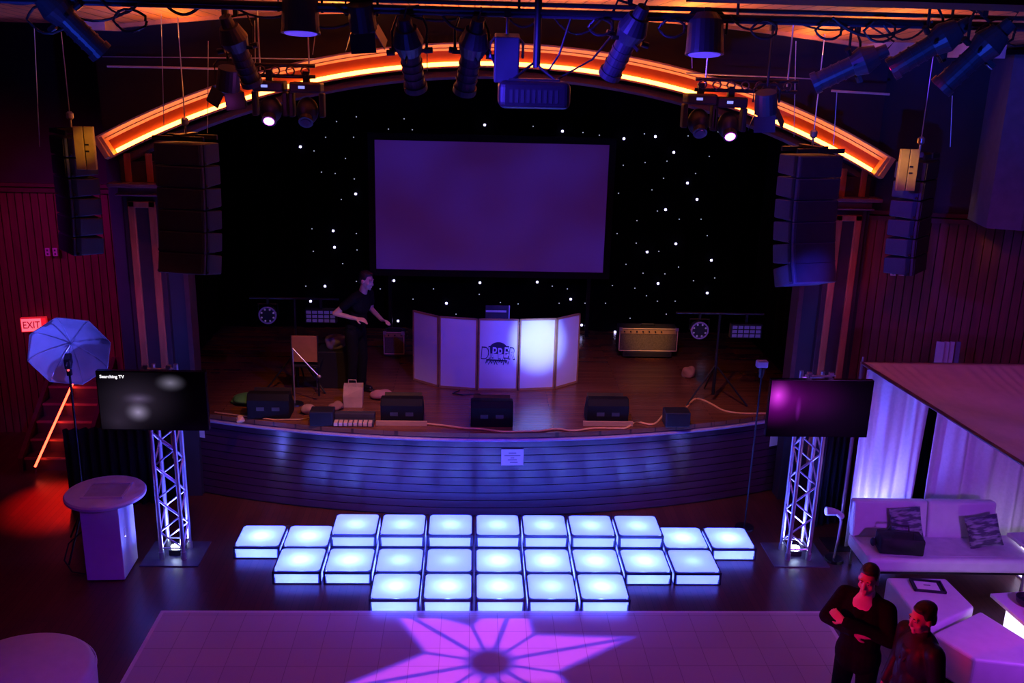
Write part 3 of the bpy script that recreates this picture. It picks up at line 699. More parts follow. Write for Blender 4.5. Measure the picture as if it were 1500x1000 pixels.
def wedge(p, w, label, rz=0., board=False):
    t = thing('stage_monitor', label, 'stage monitor', p, rz, group='wedge monitors along the stage edge')
    z0 = 0.
    prof = [(-.16, .0), (.2, 0), (.2, .12), (.02, .34), (-.1, .34), (-.16, .26)]
    # the audience sees the sloping back
    MB().sweep([[(s, y, z+z0) for y, z in prof] for s in (-w/2, w/2)]).build('cabinet', mat('black_speckled_paint', (.006, .006, .007), .7, bump=.3, scale=80, spec=.2), t, bevel=.012)
    MB().box((0, .118, .235+z0), (w-.06, .012, .25), M.Rotation(R_(-51), 3, 'X') @ M.Rotation(0, 3, 'Z')).build('grille', BLACKM, t)
    for s in (-1, 1): MB().span((s*.1-.05, -.166, .12), (s*.1+.05, -.158, .17)).build('socket_plate', DGREY, t)
    return t
for (x, y, lab) in ((-2.69, 12.12, 'black wedge monitor nearest the left end of the stage edge'), (-.9, 11.98, 'black wedge monitor left of centre with a pale board at its foot'), (.30, 11.92, 'black wedge monitor at the centre of the stage edge'), (1.87, 12.05, 'black wedge monitor right of centre with a pale board at its foot')):
    wedge((x*KS, y*KS+.14, Z), .55, lab)
for x, y, lab in ((-.9, 12.0, 'long pale wooden board before the wedge left of centre'), (1.87, 12.06, 'long pale wooden board before the wedge right of centre')):
    o = MB().span((-.33, -.07, 0), (.33, -.035, .06)).build('wooden_board', mat('pale_board_wood', (.6, .38, .2), .5, stretch=(1, 8, 8)), loc=(x*KS, y*KS-.01, Z)); tag(o, lab, 'board')
def small_box(p, s, label, nm='stage_box'):
    t = thing(nm, label, 'stage box', p)
    MB().span((-s[0]/2, -s[1]/2, 0), (s[0]/2, s[1]/2, s[2])).build('body', mat('dark_blue_black_box', (.01, .01, .018), .6), t, bevel=.012)
    MB().span((-s[0]/2+.02, -s[1]/2-.005, .02), (s[0]/2-.02, -s[1]/2+.004, s[2]-.02)).build('front_grille', BLACKM, t)
small_box((-1.95*KS, 11.98*KS, Z), (.3, .22, .2), 'small dark box on the stage edge beside the lit pedal unit')
small_box((2.81*KS, 12.08*KS, Z), (.33, .24, .2), 'small dark box on the stage edge right of the wedges')
pb = thing('pedal_board', 'flat pedal unit with a row of pale switches on the stage edge', 'pedal board', (-1.53*KS, 11.98*KS, Z))
MB().span((-.26, -.12, 0), (.26, .16, .05)).span((-.26, .05, .05), (.26, .16, .12)).build('chassis', DGREY, pb, bevel=.008)
for k in range(8): MB().span((-.25+k*.063, -.13, .012), (-.25+k*.063+.048, -.02, .062)).build('pedal', mat('cream_pedal', (.7, .5, .32), .45), pb, bevel=.004)
# orange cable
cp = [(622, 621), (650, 624), (680, 628), (705, 629), (735, 634), (760, 635), (790, 632), (815, 629), (835, 635), (850, 633), (870, 628), (900, 628), (918, 628), (932, 619), (958, 622), (976, 605), (1000, 602), (1016, 586), (1028, 586), (1045, 594), (1060, 602), (1085, 606), (1125, 607)]
pp = [atz(x, y-1, Z+.012) for x, y in cp]
pp = [V((p.x, max(p.y, edge_y(p.x)+.03), Z+.012)) for p in pp]
# smooth with catmull-rom
sm = []
for i in range(len(pp)-1):
    p0_, p1_, p2_, p3_ = pp[max(i-1, 0)], pp[i], pp[i+1], pp[min(i+2, len(pp)-1)]
    for k in range(4):
        t_ = k/4; sm.append(.5*((2*p1_)+(-p0_+p2_)*t_+(2*p0_-5*p1_+4*p2_-p3_)*t_*t_+(-p0_+3*p1_-3*p2_+p3_)*t_**3))
sm.append(pp[-1])
o = MB().tube(sm, .013).build('extension_cable', mat('orange_cable_rubber', (.95, .5, .18), .45), smooth=True); tag(o, 'orange extension cable snaking along the stage edge', 'cable')
pp = [atz(x, y, Z+.012) for x, y in ((310, 610), (340, 607), (375, 612), (400, 620), (440, 614), (470, 609), (500, 613), (540, 618))]
o = MB().tube([V((p.x, max(p.y, edge_y(p.x)+.05), p.z)) for p in pp], .011).build('amber_cable', mat('tan_cable_rubber', (.6, .36, .16), .5), smooth=True); tag(o, 'tan cable lying along the left stage edge', 'cable')

# T-bar lighting stands with par lamps
def t_stand(p, ztop, half, label, ringside):
    t = thing('lighting_stand', label, 'lighting stand', p, group='T-bar lighting stands on the stage')
    h = ztop-p[2]
    MB().cone((0, 0, .12), (0, 0, h), .018).build('pole', BLACKM, t); MB().cone((0, 0, .1), (0, 0, h*.55), .025).build('lower_pole', BLACKM, t)
    MB().cone((-half, 0, h), (half, 0, h), .016).build('cross_bar', BLACKM, t)
    for k in range(3):
        an = R_(90+120*k); MB().cone((0, 0, h*.42), (.5*math.cos(an), .5*math.sin(an), .015), .013).build('leg', BLACKM, t)
    return t
LEDP = mat('dim_violet_led', (.10, .08, .2), .4, em=(.2, .1, .6), es=.11)
LEDW = mat('dim_pale_led', (.15, .12, .18), .4, em=(.35, .2, .7), es=.18)
def par_ring(p, label):
    t = thing('par_lamp', label, 'par lamp', p, group='round par lamps hanging from the T-bars')
    MB().cone((0, .0, 0), (0, .16, 0), .125, .10, 24).build('can', BLACKM, t)
    MB().lathe([(.105, 0), (.125, 0), (.125, .012), (.105, .012)], seg=24).build('rim', mat('violet_rim', (.12, .08, .2), .4, em=(.1, .04, .3), es=.15), t, rot=(PI/2, 0, 0))
    for k in range(8):
        an = 2*PI*k/8+.39; MB().ball((.088*math.cos(an), -.006, .088*math.sin(an)), .0135, 8).build('led', LEDW, t)
    MB().tube([(-.135, .05, 0), (-.135, .05, .15), (.135, .05, .15), (.135, .05, 0)], .008).build('yoke', BLACKM, t)
    MB().box((0, .05, .19), (.03, .04, .09)).build('clamp', BLACKM, t)
def led_panel(p, label):
    t = thing('led_panel', label, 'led panel', p, group='rectangular led panels hanging from the T-bars')
    MB().span((-.22, 0, -.1), (.22, .1, .1)).build('housing', BLACKM, t, bevel=.006)
    for i in range(5):
        for j in range(3): MB().span((-.2+i*.083, -.005, -.085+j*.06), (-.2+i*.083+.066, .0, -.085+j*.06+.045)).build('led_cell', LEDP, t)
    MB().box((0, .05, .17), (.03, .04, .14)).build('clamp', BLACKM, t)
def rig(px, Y, pole, ring, panel, bary, side):
    b = at(pole[0], bary, Y)
    t_stand((b.x, Y, Z), b.z, .62, 'black T-bar lighting stand with two hanging lamps, on the %s of the stage' % side, 0)
    q = at(ring[0], ring[1], Y-.05); par_ring((q.x, Y-.05, b.z-.235), 'round lamp with a ring of dots on the %s T-bar stand' % side)
    q = at(panel[0], panel[1], Y-.05); led_panel((q.x, Y-.05, b.z-.24), 'rectangular led lamp on the %s T-bar stand' % side)
rig(0, 13.1, (431, 0), (392, 462), (470, 468), 437, 'left'); rig(0, 12.75, (1055, 0), (1025, 483), (1093, 490), 459, 'right')

ms = thing('microphone_stand', 'tall thin floor stand with a pale head, before the right stage front', 'stand', (3.62, 11.2, 0))
mtop = at(1106, 530, 11.2).z
MB().cone((0, 0, .01), (.02, 0, mtop-.06), .011).build('pole', BLACKM, ms); MB().cone((0, 0, 0), (0, 0, .02), .13, .12, 24).build('base', BLACKM, ms)
MB().span((-.06, -.04, mtop-.07), (.08, .05, mtop+.02)).build('head', mat('pale_blue_foam', (.45, .45, .6), .6), ms, bevel=.015)
MB().cone((.01, 0, mtop-.2), (.02, 0, mtop-.07), .03, .045).build('neck', BLACKM, ms)

# clutter on the left of the stage
def sack(p, s, label, nm, mt, seed, cat):
    rr = random.Random(seed); b = MB()
    bmesh.ops.create_icosphere(b.b, subdivisions=4, radius=1)
    ph = [(V((rr.uniform(-1, 1), rr.uniform(-1, 1), rr.uniform(-1, 1)))*4, rr.uniform(0, 6)) for _ in range(9)]
    for v in b.b.verts:
        d = sum(math.sin(v.co.dot(w_)+a_) for w_, a_ in ph)*.055
        v.co = v.co*(1+d); v.co.x *= s[0]; v.co.y *= s[1]; v.co.z = max(v.co.z*s[2]+s[2]*.8, 0)
    o = b.build(nm, mt, smooth=True, loc=p); return tag(o, label, cat)
def P(px, py, z=Z): q = atz(px, py, z); return (q.x, q.y, z)
bg = thing('paper_bag', 'open tan paper bag standing on the left of the stage', 'bag', P(518, 594))
b = MB(); b.sweep([[(-.12, -.07, 0), (.12, -.07, 0), (.12, .07, 0), (-.12, .07, 0)], [(-.13, -.085, .15), (.13, -.08, .15), (.13, .08, .15), (-.13, .08, .15)], [(-.12, -.06, .3), (.14, -.08, .29), (.13, .07, .31), (-.13, .08, .3)]], ends=False)
b.b.faces.new([v for v in b.b.verts if v.co.z < .001][:4]); b.build('bag_body', mat('tan_paper', (.6, .42, .26), .7, bump=.2), bg, solid=.004)
MB().tube([(-.06, -.07, .29), (-.05, -.075, .4), (.05, -.08, .4), (.06, -.075, .29)], .006).build('handle', mat('tan_paper', ()), bg)
ch = thing('stage_chair', 'chair with an orange brown back on the left of the stage', 'chair', P(452, 573))
CHW = mat('orange_brown_chair', (.38, .17, .06), .5)
MB().span((-.2, -.2, .42), (.2, .2, .46)).build('seat', BLACK, ch, bevel=.01)
MB().span((-.19, .18, .5), (.19, .2, .88)).build('backrest', CHW, ch, bevel=.01)
for sx in (-1, 1):
    MB().cone((sx*.18, -.18, 0), (sx*.18, -.18, .42), .013).build('leg', BLACKM, ch); MB().cone((sx*.18, .19, 0), (sx*.18, .19, .88), .013).build('leg', BLACKM, ch)
ch.rotation_euler = (0, 0, PI)
sack(P(367, 590), (.3, .16, .07), 'crumpled green cloth lying behind the left wedge monitor', 'green_cloth', mat('green_cloth', (.08, .32, .06), .8), 3, 'cloth')
sack(P(455, 606), (.12, .1, .07), 'crumpled tan cloth on the stage floor near the tan bag', 'tan_cloth', mat('tan_cloth', (.45, .28, .18), .8), 4, 'cloth')
sack(P(560, 584), (.16, .1, .08), 'crumpled pinkish cloth on stage right of the tan bag', 'pink_cloth', mat('pinkish_cloth', (.45, .2, .2), .8), 9, 'cloth')
sack(P(493, 600), (.1, .08, .06), 'small crumpled brown cloth left of the tan bag', 'brown_cloth', mat('brown_cloth', (.3, .15, .1), .8), 12, 'cloth')
sack(P(352, 618), (.05, .05, .045), 'small amber ball of tape at the left stage edge', 'tape_ball', mat('amber_tape', (.8, .5, .25), .5), 5, 'tape')
sack(P(1008, 552), (.1, .09, .1), 'crumpled dull orange bag right of the amplifier', 'orange_bag', mat('dull_orange_bag', (.4, .2, .12), .7), 8, 'bag')
fcse = thing('flight_case', 'dark flight case with a grey jacket on top, behind the tan bag', 'case', P(494, 562))
MB().span((-.25, -.2, 0), (.25, .2, .55)).build('body', BLACK, fcse, bevel=.01)
for sx in (-1, 1): MB().span((sx*.25-.015, -.21, 0), (sx*.25+.015, -.19, .55)).build('edging', mat('dull_edging', (.1, .1, .1), .5, .5), fcse)
q = P(494, 562); sack((q[0], q[1], Z+.55), (.15, .14, .12), 'grey violet jacket heaped on the dark flight case', 'jacket', mat('grey_violet_cloth', (.2, .15, .2), .85), 21, 'jacket')
ss = thing('small_stand', 'short boom microphone stand beside the orange backed chair', 'microphone stand', P(432, 592))
MB().cone((0, 0, 0), (0, 0, .8), .01).build('pole', STEEL, ss); MB().cone((0, 0, 0), (0, 0, .02), .12, .11, 20).build('base', BLACKM, ss); MB().cone((0, 0, .8), (.35, -.1, .45), .008).build('boom', STEEL, ss); MB().ball((.36, -.1, .44), .025).build('microphone', STEEL, ss)
#PART3
# ================================================================== LINE ARRAYS
CABM = mat('dark_grey_cabinet_paint', (.035, .035, .038), .55, bump=.2, scale=60)
CABF = mat('array_grille', (.03, .03, .035), .5, .3)
def line_array(top, n, w, h, d, rz, label, tilts, flycase=False):
    t = thing('line_array_speaker', label, 'line array', top, rz, group='line arrays hanging beside the stage')
    z = -.09; y = 0.; a = 0.
    for k in range(n):
        a += R_(tilts[k])
        rt = M.Rotation(-a, 3, 'X')  # tilt the front downwards
        c = V((0, y, z)) + rt @ V((0, 0, -h/2))
        ob = MB(); g = .006
        pr = [(-d/2, -h/2+g), (d/2, -h/2+.018), (d/2, h/2-.018), (-d/2, h/2-g)]
        ob.sweep([[(s, yy, zz) for yy, zz in pr] for s in (-w/2, w/2)])
        o = ob.build('cabinet', CABM, t, bevel=.012, loc=c, rot=(-a, 0, 0))
        MB().span((-w/2+.03, -d/2-.008, -h/2+.02), (w/2-.03, -d/2+.004, h/2-.02)).build('grille', CABF, o)
        for s in (-1, 1):
            b = MB(); b.box((s*(w/2+.006), -d/2+.06, 0), (.012, .05, h*.92)); b.ball((s*(w/2+.012), -d/2+.05, -h/2+.03), .018, 8); b.build('rigging_plate', BLACKM, o)
        e = V((0, y, z)) + rt @ V((0, 0, -h)); y, z = e.y, e.z
    b = MB(); b.span((-w/2-.02, -d*.45, -.07), (w/2+.02, -d*.38, -.02)); b.span((-w/2-.02, d*.3, -.07), (w/2+.02, d*.37, -.02)); b.span((-.04, -d*.5, -.06), (.04, d*.5, 0))
    b.build('fly_bar', BLACKM, t)
    if flycase:
        ml = M.Rotation(-rz, 4, 'Z') @ M.Translation(V(flycase)-V(top))
        cm = mat('amber_plywood', (.42, .3, .06), .55, var=.12)
        for sg in (-1, 1): MB().box((sg*.056, 0, 0), (.1, .05, .46), mtx=ml).build('rigging_case', cm, t, bevel=.006)
        b = MB()
        for zz in (.04, -.03): b.box((.03, -.027, zz), (.04, .006, .018), mtx=ml)
        b.box((0, .01, 0), (.02, .03, .46), mtx=ml); b.build('case_latch', BLACK, t)
    b = MB(); b.cone((0, 0, 0), (0, 0, .1), .012); b.lathe([(.02, .08), (.04, .1), (.04, .15), (.02, .17)], seg=12); b.build('shackle', STEEL, t)
    MB().cone((0, 0, .15), (0, 0, (ceil_z(top[0]) if abs(top[0]-.3) < 4.1 else 5.98)-.01-top[2]), .006, seg=6).build('chain', STEEL, t)
    return t
q0, q1 = at(272, 195, 10.9), at(272, 388, 10.9)
line_array((q0.x, 10.9, q0.z), 6, .56, (q0.z-q1.z)/6, .42, R_(-12), 'dark hanging line array in front of the left stage pilaster', (0, 1, 2, 2, 3, 4))
q0, q1 = at(1190, 213, 10.7), at(1178, 405, 10.7)
line_array((q0.x, 10.7, q0.z), 6, .55, (q0.z-q1.z)/6.0, .42, R_(14), 'dark hanging line array by the right stage pilaster, its lowest cabinet lit blue', (0, 1, 2, 3, 5, 9))
q0, q1 = at(104, 186, 11.1), at(104, 358, 11.1)
line_array((q0.x, 11.1, q0.z), 6, .5, (q0.z-q1.z)/6, .34, R_(-50), 'hanging line array at the far left, upper side lit amber', (0, 0, 0, 1, 1, 2), at(125, 217, 10.7))
q0, q1 = at(1347, 222, 11.0), at(1345, 388, 11.0)
line_array((q0.x, 11.0, q0.z), 6, .5, (q0.z-q1.z)/6, .34, R_(48), 'hanging line array at the far right, upper side lit amber', (0, 0, 0, 1, 1, 2), at(1329, 249, 10.6))
# ================================================================== RIG
PY = 8.0
PZ = at(750, 17, PY).z
pipe = thing('lighting_pipe', 'long black lighting pipe across the top carrying spotlights', 'lighting pipe', (.3, PY, PZ))
MB().cone((-6, 0, 0), (6.2, 0, 0), .026, seg=12).build('tube', BLACKM, pipe)
MB().cone((-5.6, .02, .055), (5.8, .02, .06), .018, seg=8).build('cable_bundle', BLACK, pipe)
MB().cone((-5.6, .0, -.035), (5.8, .0, -.03), .012, seg=8).build('raceway', mat('navy_raceway', (.03, .03, .06), .4), pipe)
for k in range(7): MB().cone((-5.2+k*1.75, 0, 0), (-5.2+k*1.75, 0, .9), .012, seg=6).build('drop_rod', BLACKM, pipe)
FIXB = mat('black_fixture_enamel', (.035, .035, .045), .42, .2)
LENSM = mat('fixture_lens', (.05, .05, .08), .1, coat=.5)
def spotlight(px, py, Y, d, label, s=1.0, hz=None):
    c = at(px, py, Y); d = V(d).normalized()
    t = thing('stage_spotlight', label, 'spotlight', c, group='ellipsoidal spotlights on the rig')
    q = d.to_track_quat('-Z', 'Y').to_matrix()
    def L(p): return q @ (V(p)*s)
    b = MB(); b.cone(L((0, 0, .02)), L((0, 0, -.28)), .083*s, .083*s, 20); b.cone(L((0, 0, -.28)), L((0, 0, -.33)), .098*s, .098*s, 20)
    for k in range(3): b.cone(L((0, 0, -.06-.07*k)), L((0, 0, -.075-.07*k)), .09*s, .09*s, 20)
    b.build('lens_barrel', FIXB, t)
    MB().cone(L((0, 0, -.331)), L((0, 0, -.334)), .08*s, .08*s, 20).build('lens', LENSM, t)
    b = MB(); b.cone(L((0, 0, .02)), L((0, 0, .12)), .095*s, .125*s, 20); b.cone(L((0, 0, .12)), L((0, 0, .24)), .125*s, .085*s, 20); b.build('reflector_housing', FIXB, t)
    b = MB(); b.cone(L((0, 0, .24)), L((0, 0, .33)), .06*s, .05*s, 16); b.build('lamp_cap', FIXB, t)
    for k in range(4):
        an = k*PI/2; MB().box(L((.12*math.cos(an), .12*math.sin(an), .04)), (.09*s, .012*s, .03*s), q @ M.Rotation(an, 3, 'Z')).build('shutter_handle', BLACKM, t)
    sx = V((1, 0, 0)) - d*d.x; sx.normalize()
    zt = .27*s; piv = L((0, 0, .03))
    b = MB(); b.tube([piv+sx*.135*s, piv+sx*.14*s+V((0, 0, zt*.6)), piv+sx*.1*s+V((0, 0, zt)), piv-sx*.1*s+V((0, 0, zt)), piv-sx*.14*s+V((0, 0, zt*.6)), piv-sx*.135*s], .012*s, 8); b.build('yoke', BLACKM, t)
    for sg in (-1, 1): MB().cone(piv+sx*.12*s*sg, piv+sx*.185*s*sg, .024*s, seg=10).build('pan_knob', BLACKM, t)
    top = piv+V((0, 0, zt)); up = (hz if hz else PZ)-c.z
    b = MB(); b.box(top+V((0, 0, .03)), (.04, .05, .07)); 
    if up > top.z+.05: b.cone(top, (top.x, top.y, up), .014, seg=8)
    b.build('hook_clamp', BLACKM, t)
    MB().tube([L((0, 0, .32)), L((0, 0, .36))+V((.02, 0, .05)), V((top.x+.07, top.y, max(top.z+.08, up)))], .009, 6).build('lead', BLACK, t)
    return t
spotlight(601, 80, 8.05, (.1, .55, -.8), 'black spotlight on the rig left of centre, aimed straight at the stage', 1.0)
spotlight(690, 83, 8.05, (-.16, .5, -.85), 'black spotlight on the rig just left of the boxy flood, tilted left')
spotlight(917, 62, 8.05, (-.3, .5, -.8), 'black spotlight right of the projector, tilted left over the arch')
spotlight(100, 30, 8.0, (.62, .3, -.75), 'blue lit spotlight at the far left of the rig, aimed right')
spotlight(350, 75, 8.9, (.22, .5, -.9), 'blue lit spotlight before the left part of the glowing arch')
spotlight(1245, 98, 8.6, (-.9, .3, -.5), 'blue lit spotlight right of the arch movers, lying almost flat')
spotlight(1362, 68, 7.9, (-.8, .3, -.6), 'blue lit spotlight high on the right, aimed left', 1.0)
spotlight(1428, 82, 7.6, (-.62, .3, -.8), 'dim violet spotlight, farthest right of the rig', 1.0)
def flood(px, py, Y, d, label, kind):
    c = at(px, py, Y); d = V(d).normalized(); q = d.to_track_quat('-Z', 'Y').to_matrix()
    def L(p): return q @ V(p)
    if kind == 'par':
        t = thing('fresnel_lamp', label, 'stage lamp', c)
        b = MB(); b.cone(L((0, 0, .1)), L((0, 0, -.14)), .14, .15, 24); b.cone(L((0, 0, .1)), L((0, 0, .16)), .14, .09, 24); b.build('housing', FIXB, t)
        MB().cone(L((0, 0, -.14)), L((0, 0, -.16)), .155, .155, 24).build('front_ring', FIXB, t)
        MB().cone(L((0, 0, -.1601)), L((0, 0, -.168)), .13, .12, 24).build('lens', mat('violet_lens', (.3, .2, .7), .3, em=(.10, .05, .75), es=.9), t)
        w = .17
    elif kind == 'box':
        t = thing('flood_lamp', label, 'stage lamp', c)
        b = MB(); b.box(L((0, 0, 0)), (.2, .16, .36), q); b.build('housing', mat('blue_grey_fixture', (.016, .016, .03), .5), t, bevel=.012)
        for k in range(5): MB().box(L((0, .081, -.12+.06*k)), (.15, .006, .02), q).build('cooling_fin', BLACK, t)
        w = .13
    else:
        t = thing('barn_door_lamp', label, 'stage lamp', c)
        b = MB(); b.cone(L((0, 0, .1)), L((0, 0, -.1)), .1, .11, 20); b.build('housing', FIXB, t)
        for k in range(4):
            an = k*PI/2+.2; MB().box(L((.13*math.cos(an), .13*math.sin(an), -.17)), (.006, .2, .15), q @ M.Rotation(an, 3, 'Z') @ M.Rotation(R_(-22), 3, 'Y')).build('barn_door', BLACKM, t)
        w = .125
    b = MB(); b.tube([(-w, 0, 0), (-w, 0, .12), (-w*.7, 0, .165), (w*.7, 0, .165), (w, 0, .12), (w, 0, 0)], .011, 8); b.build('yoke', STEEL if kind == 'box' else BLACKM, t)
    up = max(PZ-c.z, .18); b = MB().cone((0, 0, .15), (0, 0, up), .013, seg=8); b.box((0, 0, up-.01), (.05, .06, .07)); b.build('hook_clamp', BLACKM, t)
    return t
flood(440, 18, 8.0, (0, -.12, -1), 'round black lamp with a violet lit rim, left on the rig', 'par')
flood(1033, 50, 8.0, (0, -.15, -1), 'round black lamp with a violet lit rim, right on the rig', 'par')
flood(742, 85, 8.0, (0, .25, -1), 'boxy blue grey flood lamp beside the projector pole', 'box')
flood(530, 24, 8.0, (.1, .4, -1), 'black lamp with open barn doors between the round lamp and spotlights', 'barn')
flood(335, 115, 9.3, (-.2, .3, -1), 'black barn door lamp before the left shoulder of the arch', 'barn')
flood(1122, 150, 9.3, (.2, .3, -1), 'black barn door lamp before the right shoulder of the arch', 'barn')
# projector
pc = at(781, 138, 8.0)
pj = thing('projector', 'ceiling projector hung on a black pole above the stage centre', 'projector', pc)
w_, h_, d_ = .57, .215, .46
MB().span((-w_/2, -d_/2, -h_/2), (w_/2, d_/2, h_/2)).build('casing', mat('grey_projector_shell', (.012, .008, .012), .35), pj, bevel=.05, bseg=4)
b = MB()
for k in range(9): b.span((-.2+k*.045, -d_/2-.004, -.06), (-.175+k*.045, -d_/2+.004, .04))
b.build('rear_grille', BLACK, pj)
MB().span((-.24, -d_/2-.005, -.085), (.24, -d_/2+.002, -.075)).build('rear_ridge', mat('grey_projector_shell', ()), pj)
MB().cone((.1, d_/2, 0), (.1, d_/2+.06, 0), .06, .055, 20).build('lens', LENSM, pj)
b = MB(); b.span((-.2, -.16, h_/2), (.2, .16, h_/2+.015)); b.cone((-.18, -.1, h_/2), (0, 0, h_/2+.14), .01); b.cone((.18, -.1, h_/2), (0, 0, h_/2+.14), .01); b.cone((.18, .1, h_/2), (0, 0, h_/2+.14), .01); b.cone((-.18, .1, h_/2), (0, 0, h_/2+.14), .01); b.build('mount', BLACKM, pj)
MB().cone((.02, 0, h_/2+.1), (.02, 0, 6.5-pc.z), .03, seg=12).build('pole', BLACKM, pj)
for k, (a_, b_) in enumerate((((-.2, 0, h_/2), (-.45, .0, .55)), ((.2, 0, h_/2+.02), (.75, .1, .62)), ((.1, 0, h_/2+.05), (.3, .0, .65)))):
    mid = (V(a_)+V(b_))/2+V((0, 0, -.09)); MB().tube([a_, mid, b_], .009, 6).build('lead', BLACK, pj)

# moving heads on two short bars
def mover(c, label, lit, tw=0.):
    t = thing('moving_head', label, 'moving head', c, tw, group='moving heads on the short bars before the arch')
    b = MB().span((-.15, -.12, -.1), (.15, .12, 0)); b.build('base', mat('black_mover_plastic', (.02, .02, .03), .4), t, bevel=.02)
    MB().span((-.06, -.124, -.06), (-.0, -.12, -.035)).build('display', mat('small_display', (.2, .2, .5), .3, em=(.25, .3, 1), es=1.2), t)
    for s in (-1, 1): MB().span((s*.145-.025, -.06, -.33), (s*.145+.025, .06, -.1)).build('yoke_arm', BLACK, t, bevel=.012)
    MB().ball((0, 0, -.27), (.105, .12, .13), 18).build('head', BLACK, t, smooth=True)
    fd = V((.0, -.75, -.65)).normalized()
    p = V((0, 0, -.27)) + fd*.1
    MB().cone(p, p+fd*.06, .065, .07, 20).build('snout', BLACK, t)
    MB().cone(p+fd*.0605, p+fd*.066, .05, .046, 20).build('lens', mat('magenta_lit_lens', (.9, .3, .9), .3, em=(.95, .14, 1), es=9) if lit else LENSM, t)
    b = MB().box((0, 0, .05), (.06, .07, .1)); b.build('clamp', BLACKM, t)
    return t
for (bx0, bx1, by, Y, side) in ((372, 462, 103, 9.6, 'left'), (1018, 1168, 124, 9.6, 'right')):
    pA_, pB_ = at(bx0, by, Y), at(bx1, by+(3 if side == 'right' else 1), Y); zc = (pA_.z+pB_.z)/2
    t = thing('short_truss_bar', 'short dark lighting bar with couplers before the %s part of the arch' % side, 'lighting bar', ((pA_.x+pB_.x)/2, Y, zc)); L_ = (pB_.x-pA_.x)/2
    for dz in (.05, -.05): MB().cone((-L_, 0, dz), (L_, 0, dz), .018).build('tube', BLACKM, t)
    nn = int(L_*2/.14)
    for k in range(nn): MB().tube([(-L_+.14*k+.07+.04*math.cos(2*PI*j/8), -.03, .0+.04*math.sin(2*PI*j/8)) for j in range(9)], .009, 5).build('cable_loop', mat('dull_loop', (.06, .04, .035), .4, .3), t)
    for s in (-1, 1): MB().cone((s*L_*.8, 0, 0), (s*L_*.8, 0, 6.5-zc), .008, seg=6).build('hanger', STEEL, t)
c = at(395, 118, 9.6); mover((c.x, 9.6, c.z+.0), 'moving head with a magenta lit lens before the left of the arch', True)
c = at(449, 120, 9.6); mover((c.x, 9.6, c.z), 'unlit moving head beside the magenta one on the left bar', False)
c = at(1070, 142, 9.6); mover((c.x, 9.6, c.z), 'moving head with a magenta lit lens before the right of the arch', True)
c = at(1026, 137, 9.6); mover((c.x, 9.6, c.z), 'unlit moving head beside the magenta one on the right bar', False)
point('mover_glow', at(394, 150, 9.1), (.9, .1, 1), .6, .04); point('mover_glow', at(1070, 174, 9.1), (.9, .1, 1), .6, .04)

# thin pipes and suspension wires in front of the upper wall
def bar(px0, py0, px1, py1, Y, r, label, nm='thin_pipe', mt=STEEL, cat='pipe', group=None):
    a, b_ = at(px0, py0, Y), at(px1, py1, Y); o = MB().cone((0, 0, 0), b_-a, r, seg=8).build(nm, mt, loc=a); tag(o, label, cat, group); return o
PALE = mat('pale_pipe_paint', (.6, .5, .42), .4)
bar(157, 97, 345, 101, 11.6, .012, 'thin pale pipe hung before the dark wall left of the arch', mt=PALE)
bar(1218, 133, 1303, 138, 11.6, .014, 'thin pale pipe hung before the blue wall right of the arch', mt=PALE)
bar(150, 83, 460, 86, 11.7, .006, 'fine dark rail high on the dark wall above the left of the arch', nm='thin_rail', cat='rail')
bar(1005, 107, 1200, 116, 11.7, .008, 'fine rail high on the wall above the right of the arch', nm='thin_rail', cat='rail')
for (x0, y0, x1, y1, Y) in ((236, 20, 240, 184, 10.3), (305, 60, 304, 195, 11.0), (373, 30, 374, 95, 9.6), (465, 25, 458, 80, 9.6), (1012, 40, 1014, 100, 9.6), (1226, 135, 1221, 212, 10.2), (1166, 60, 1163, 200, 11.0), (1395, 140, 1392, 215, 10.8), (50, 40, 58, 215, 10.8), (625, 45, 626, 105, 8.4), (580, 30, 584, 70, 8.4)):
    bar(x0, y0, x1, y1, Y, .004, 'thin steel wire hanging from the rig', nm='suspension_wire', cat='wire', group='suspension wires from the rig')
rr = random.Random(11)
def droop(x0, x1, sag, Y, r=.01):
    a, b_ = V((x0, Y, PZ+.02)), V((x1, Y+.03, PZ+.0)); pts = []
    n = 10
    for k in range(n+1):
        u = k/n; p = a.lerp(b_, u); p.z -= sag*4*u*(1-u); pts.append(p)
    o = MB().tube(pts, r, 6).build('drooping_cable', BLACK, smooth=True); tag(o, 'black cable drooping from the lighting pipe', 'cable', 'cables drooping from the lighting pipe')
for k in range(22):
    x0 = -4.6+k*.44+rr.uniform(-.1, .1); droop(x0, x0+rr.uniform(.3, .75), rr.uniform(.04, .17), PY+rr.uniform(-.05, .08), rr.uniform(.007, .014))
for k, (px, w_) in enumerate(((1290, .12), (1215, .1), (1395, .14), (1120, .1), (880, .09), (985, .1), (190, .12), (70, .15), (1460, .15))):
    c = at(px, 38+(px-750)*.014, 7.95); pts = [(c.x+w_*math.cos(2*PI*j/14)*(1+.1*math.sin(j*2)), 7.95+.02*math.sin(j), c.z+w_*.7*math.sin(2*PI*j/14)) for j in range(15)]
    o = MB().tube(pts, .011, 6).build('coiled_cable', BLACK, smooth=True); tag(o, 'black cable coiled on the lighting pipe', 'cable', 'cable coils on the lighting pipe')
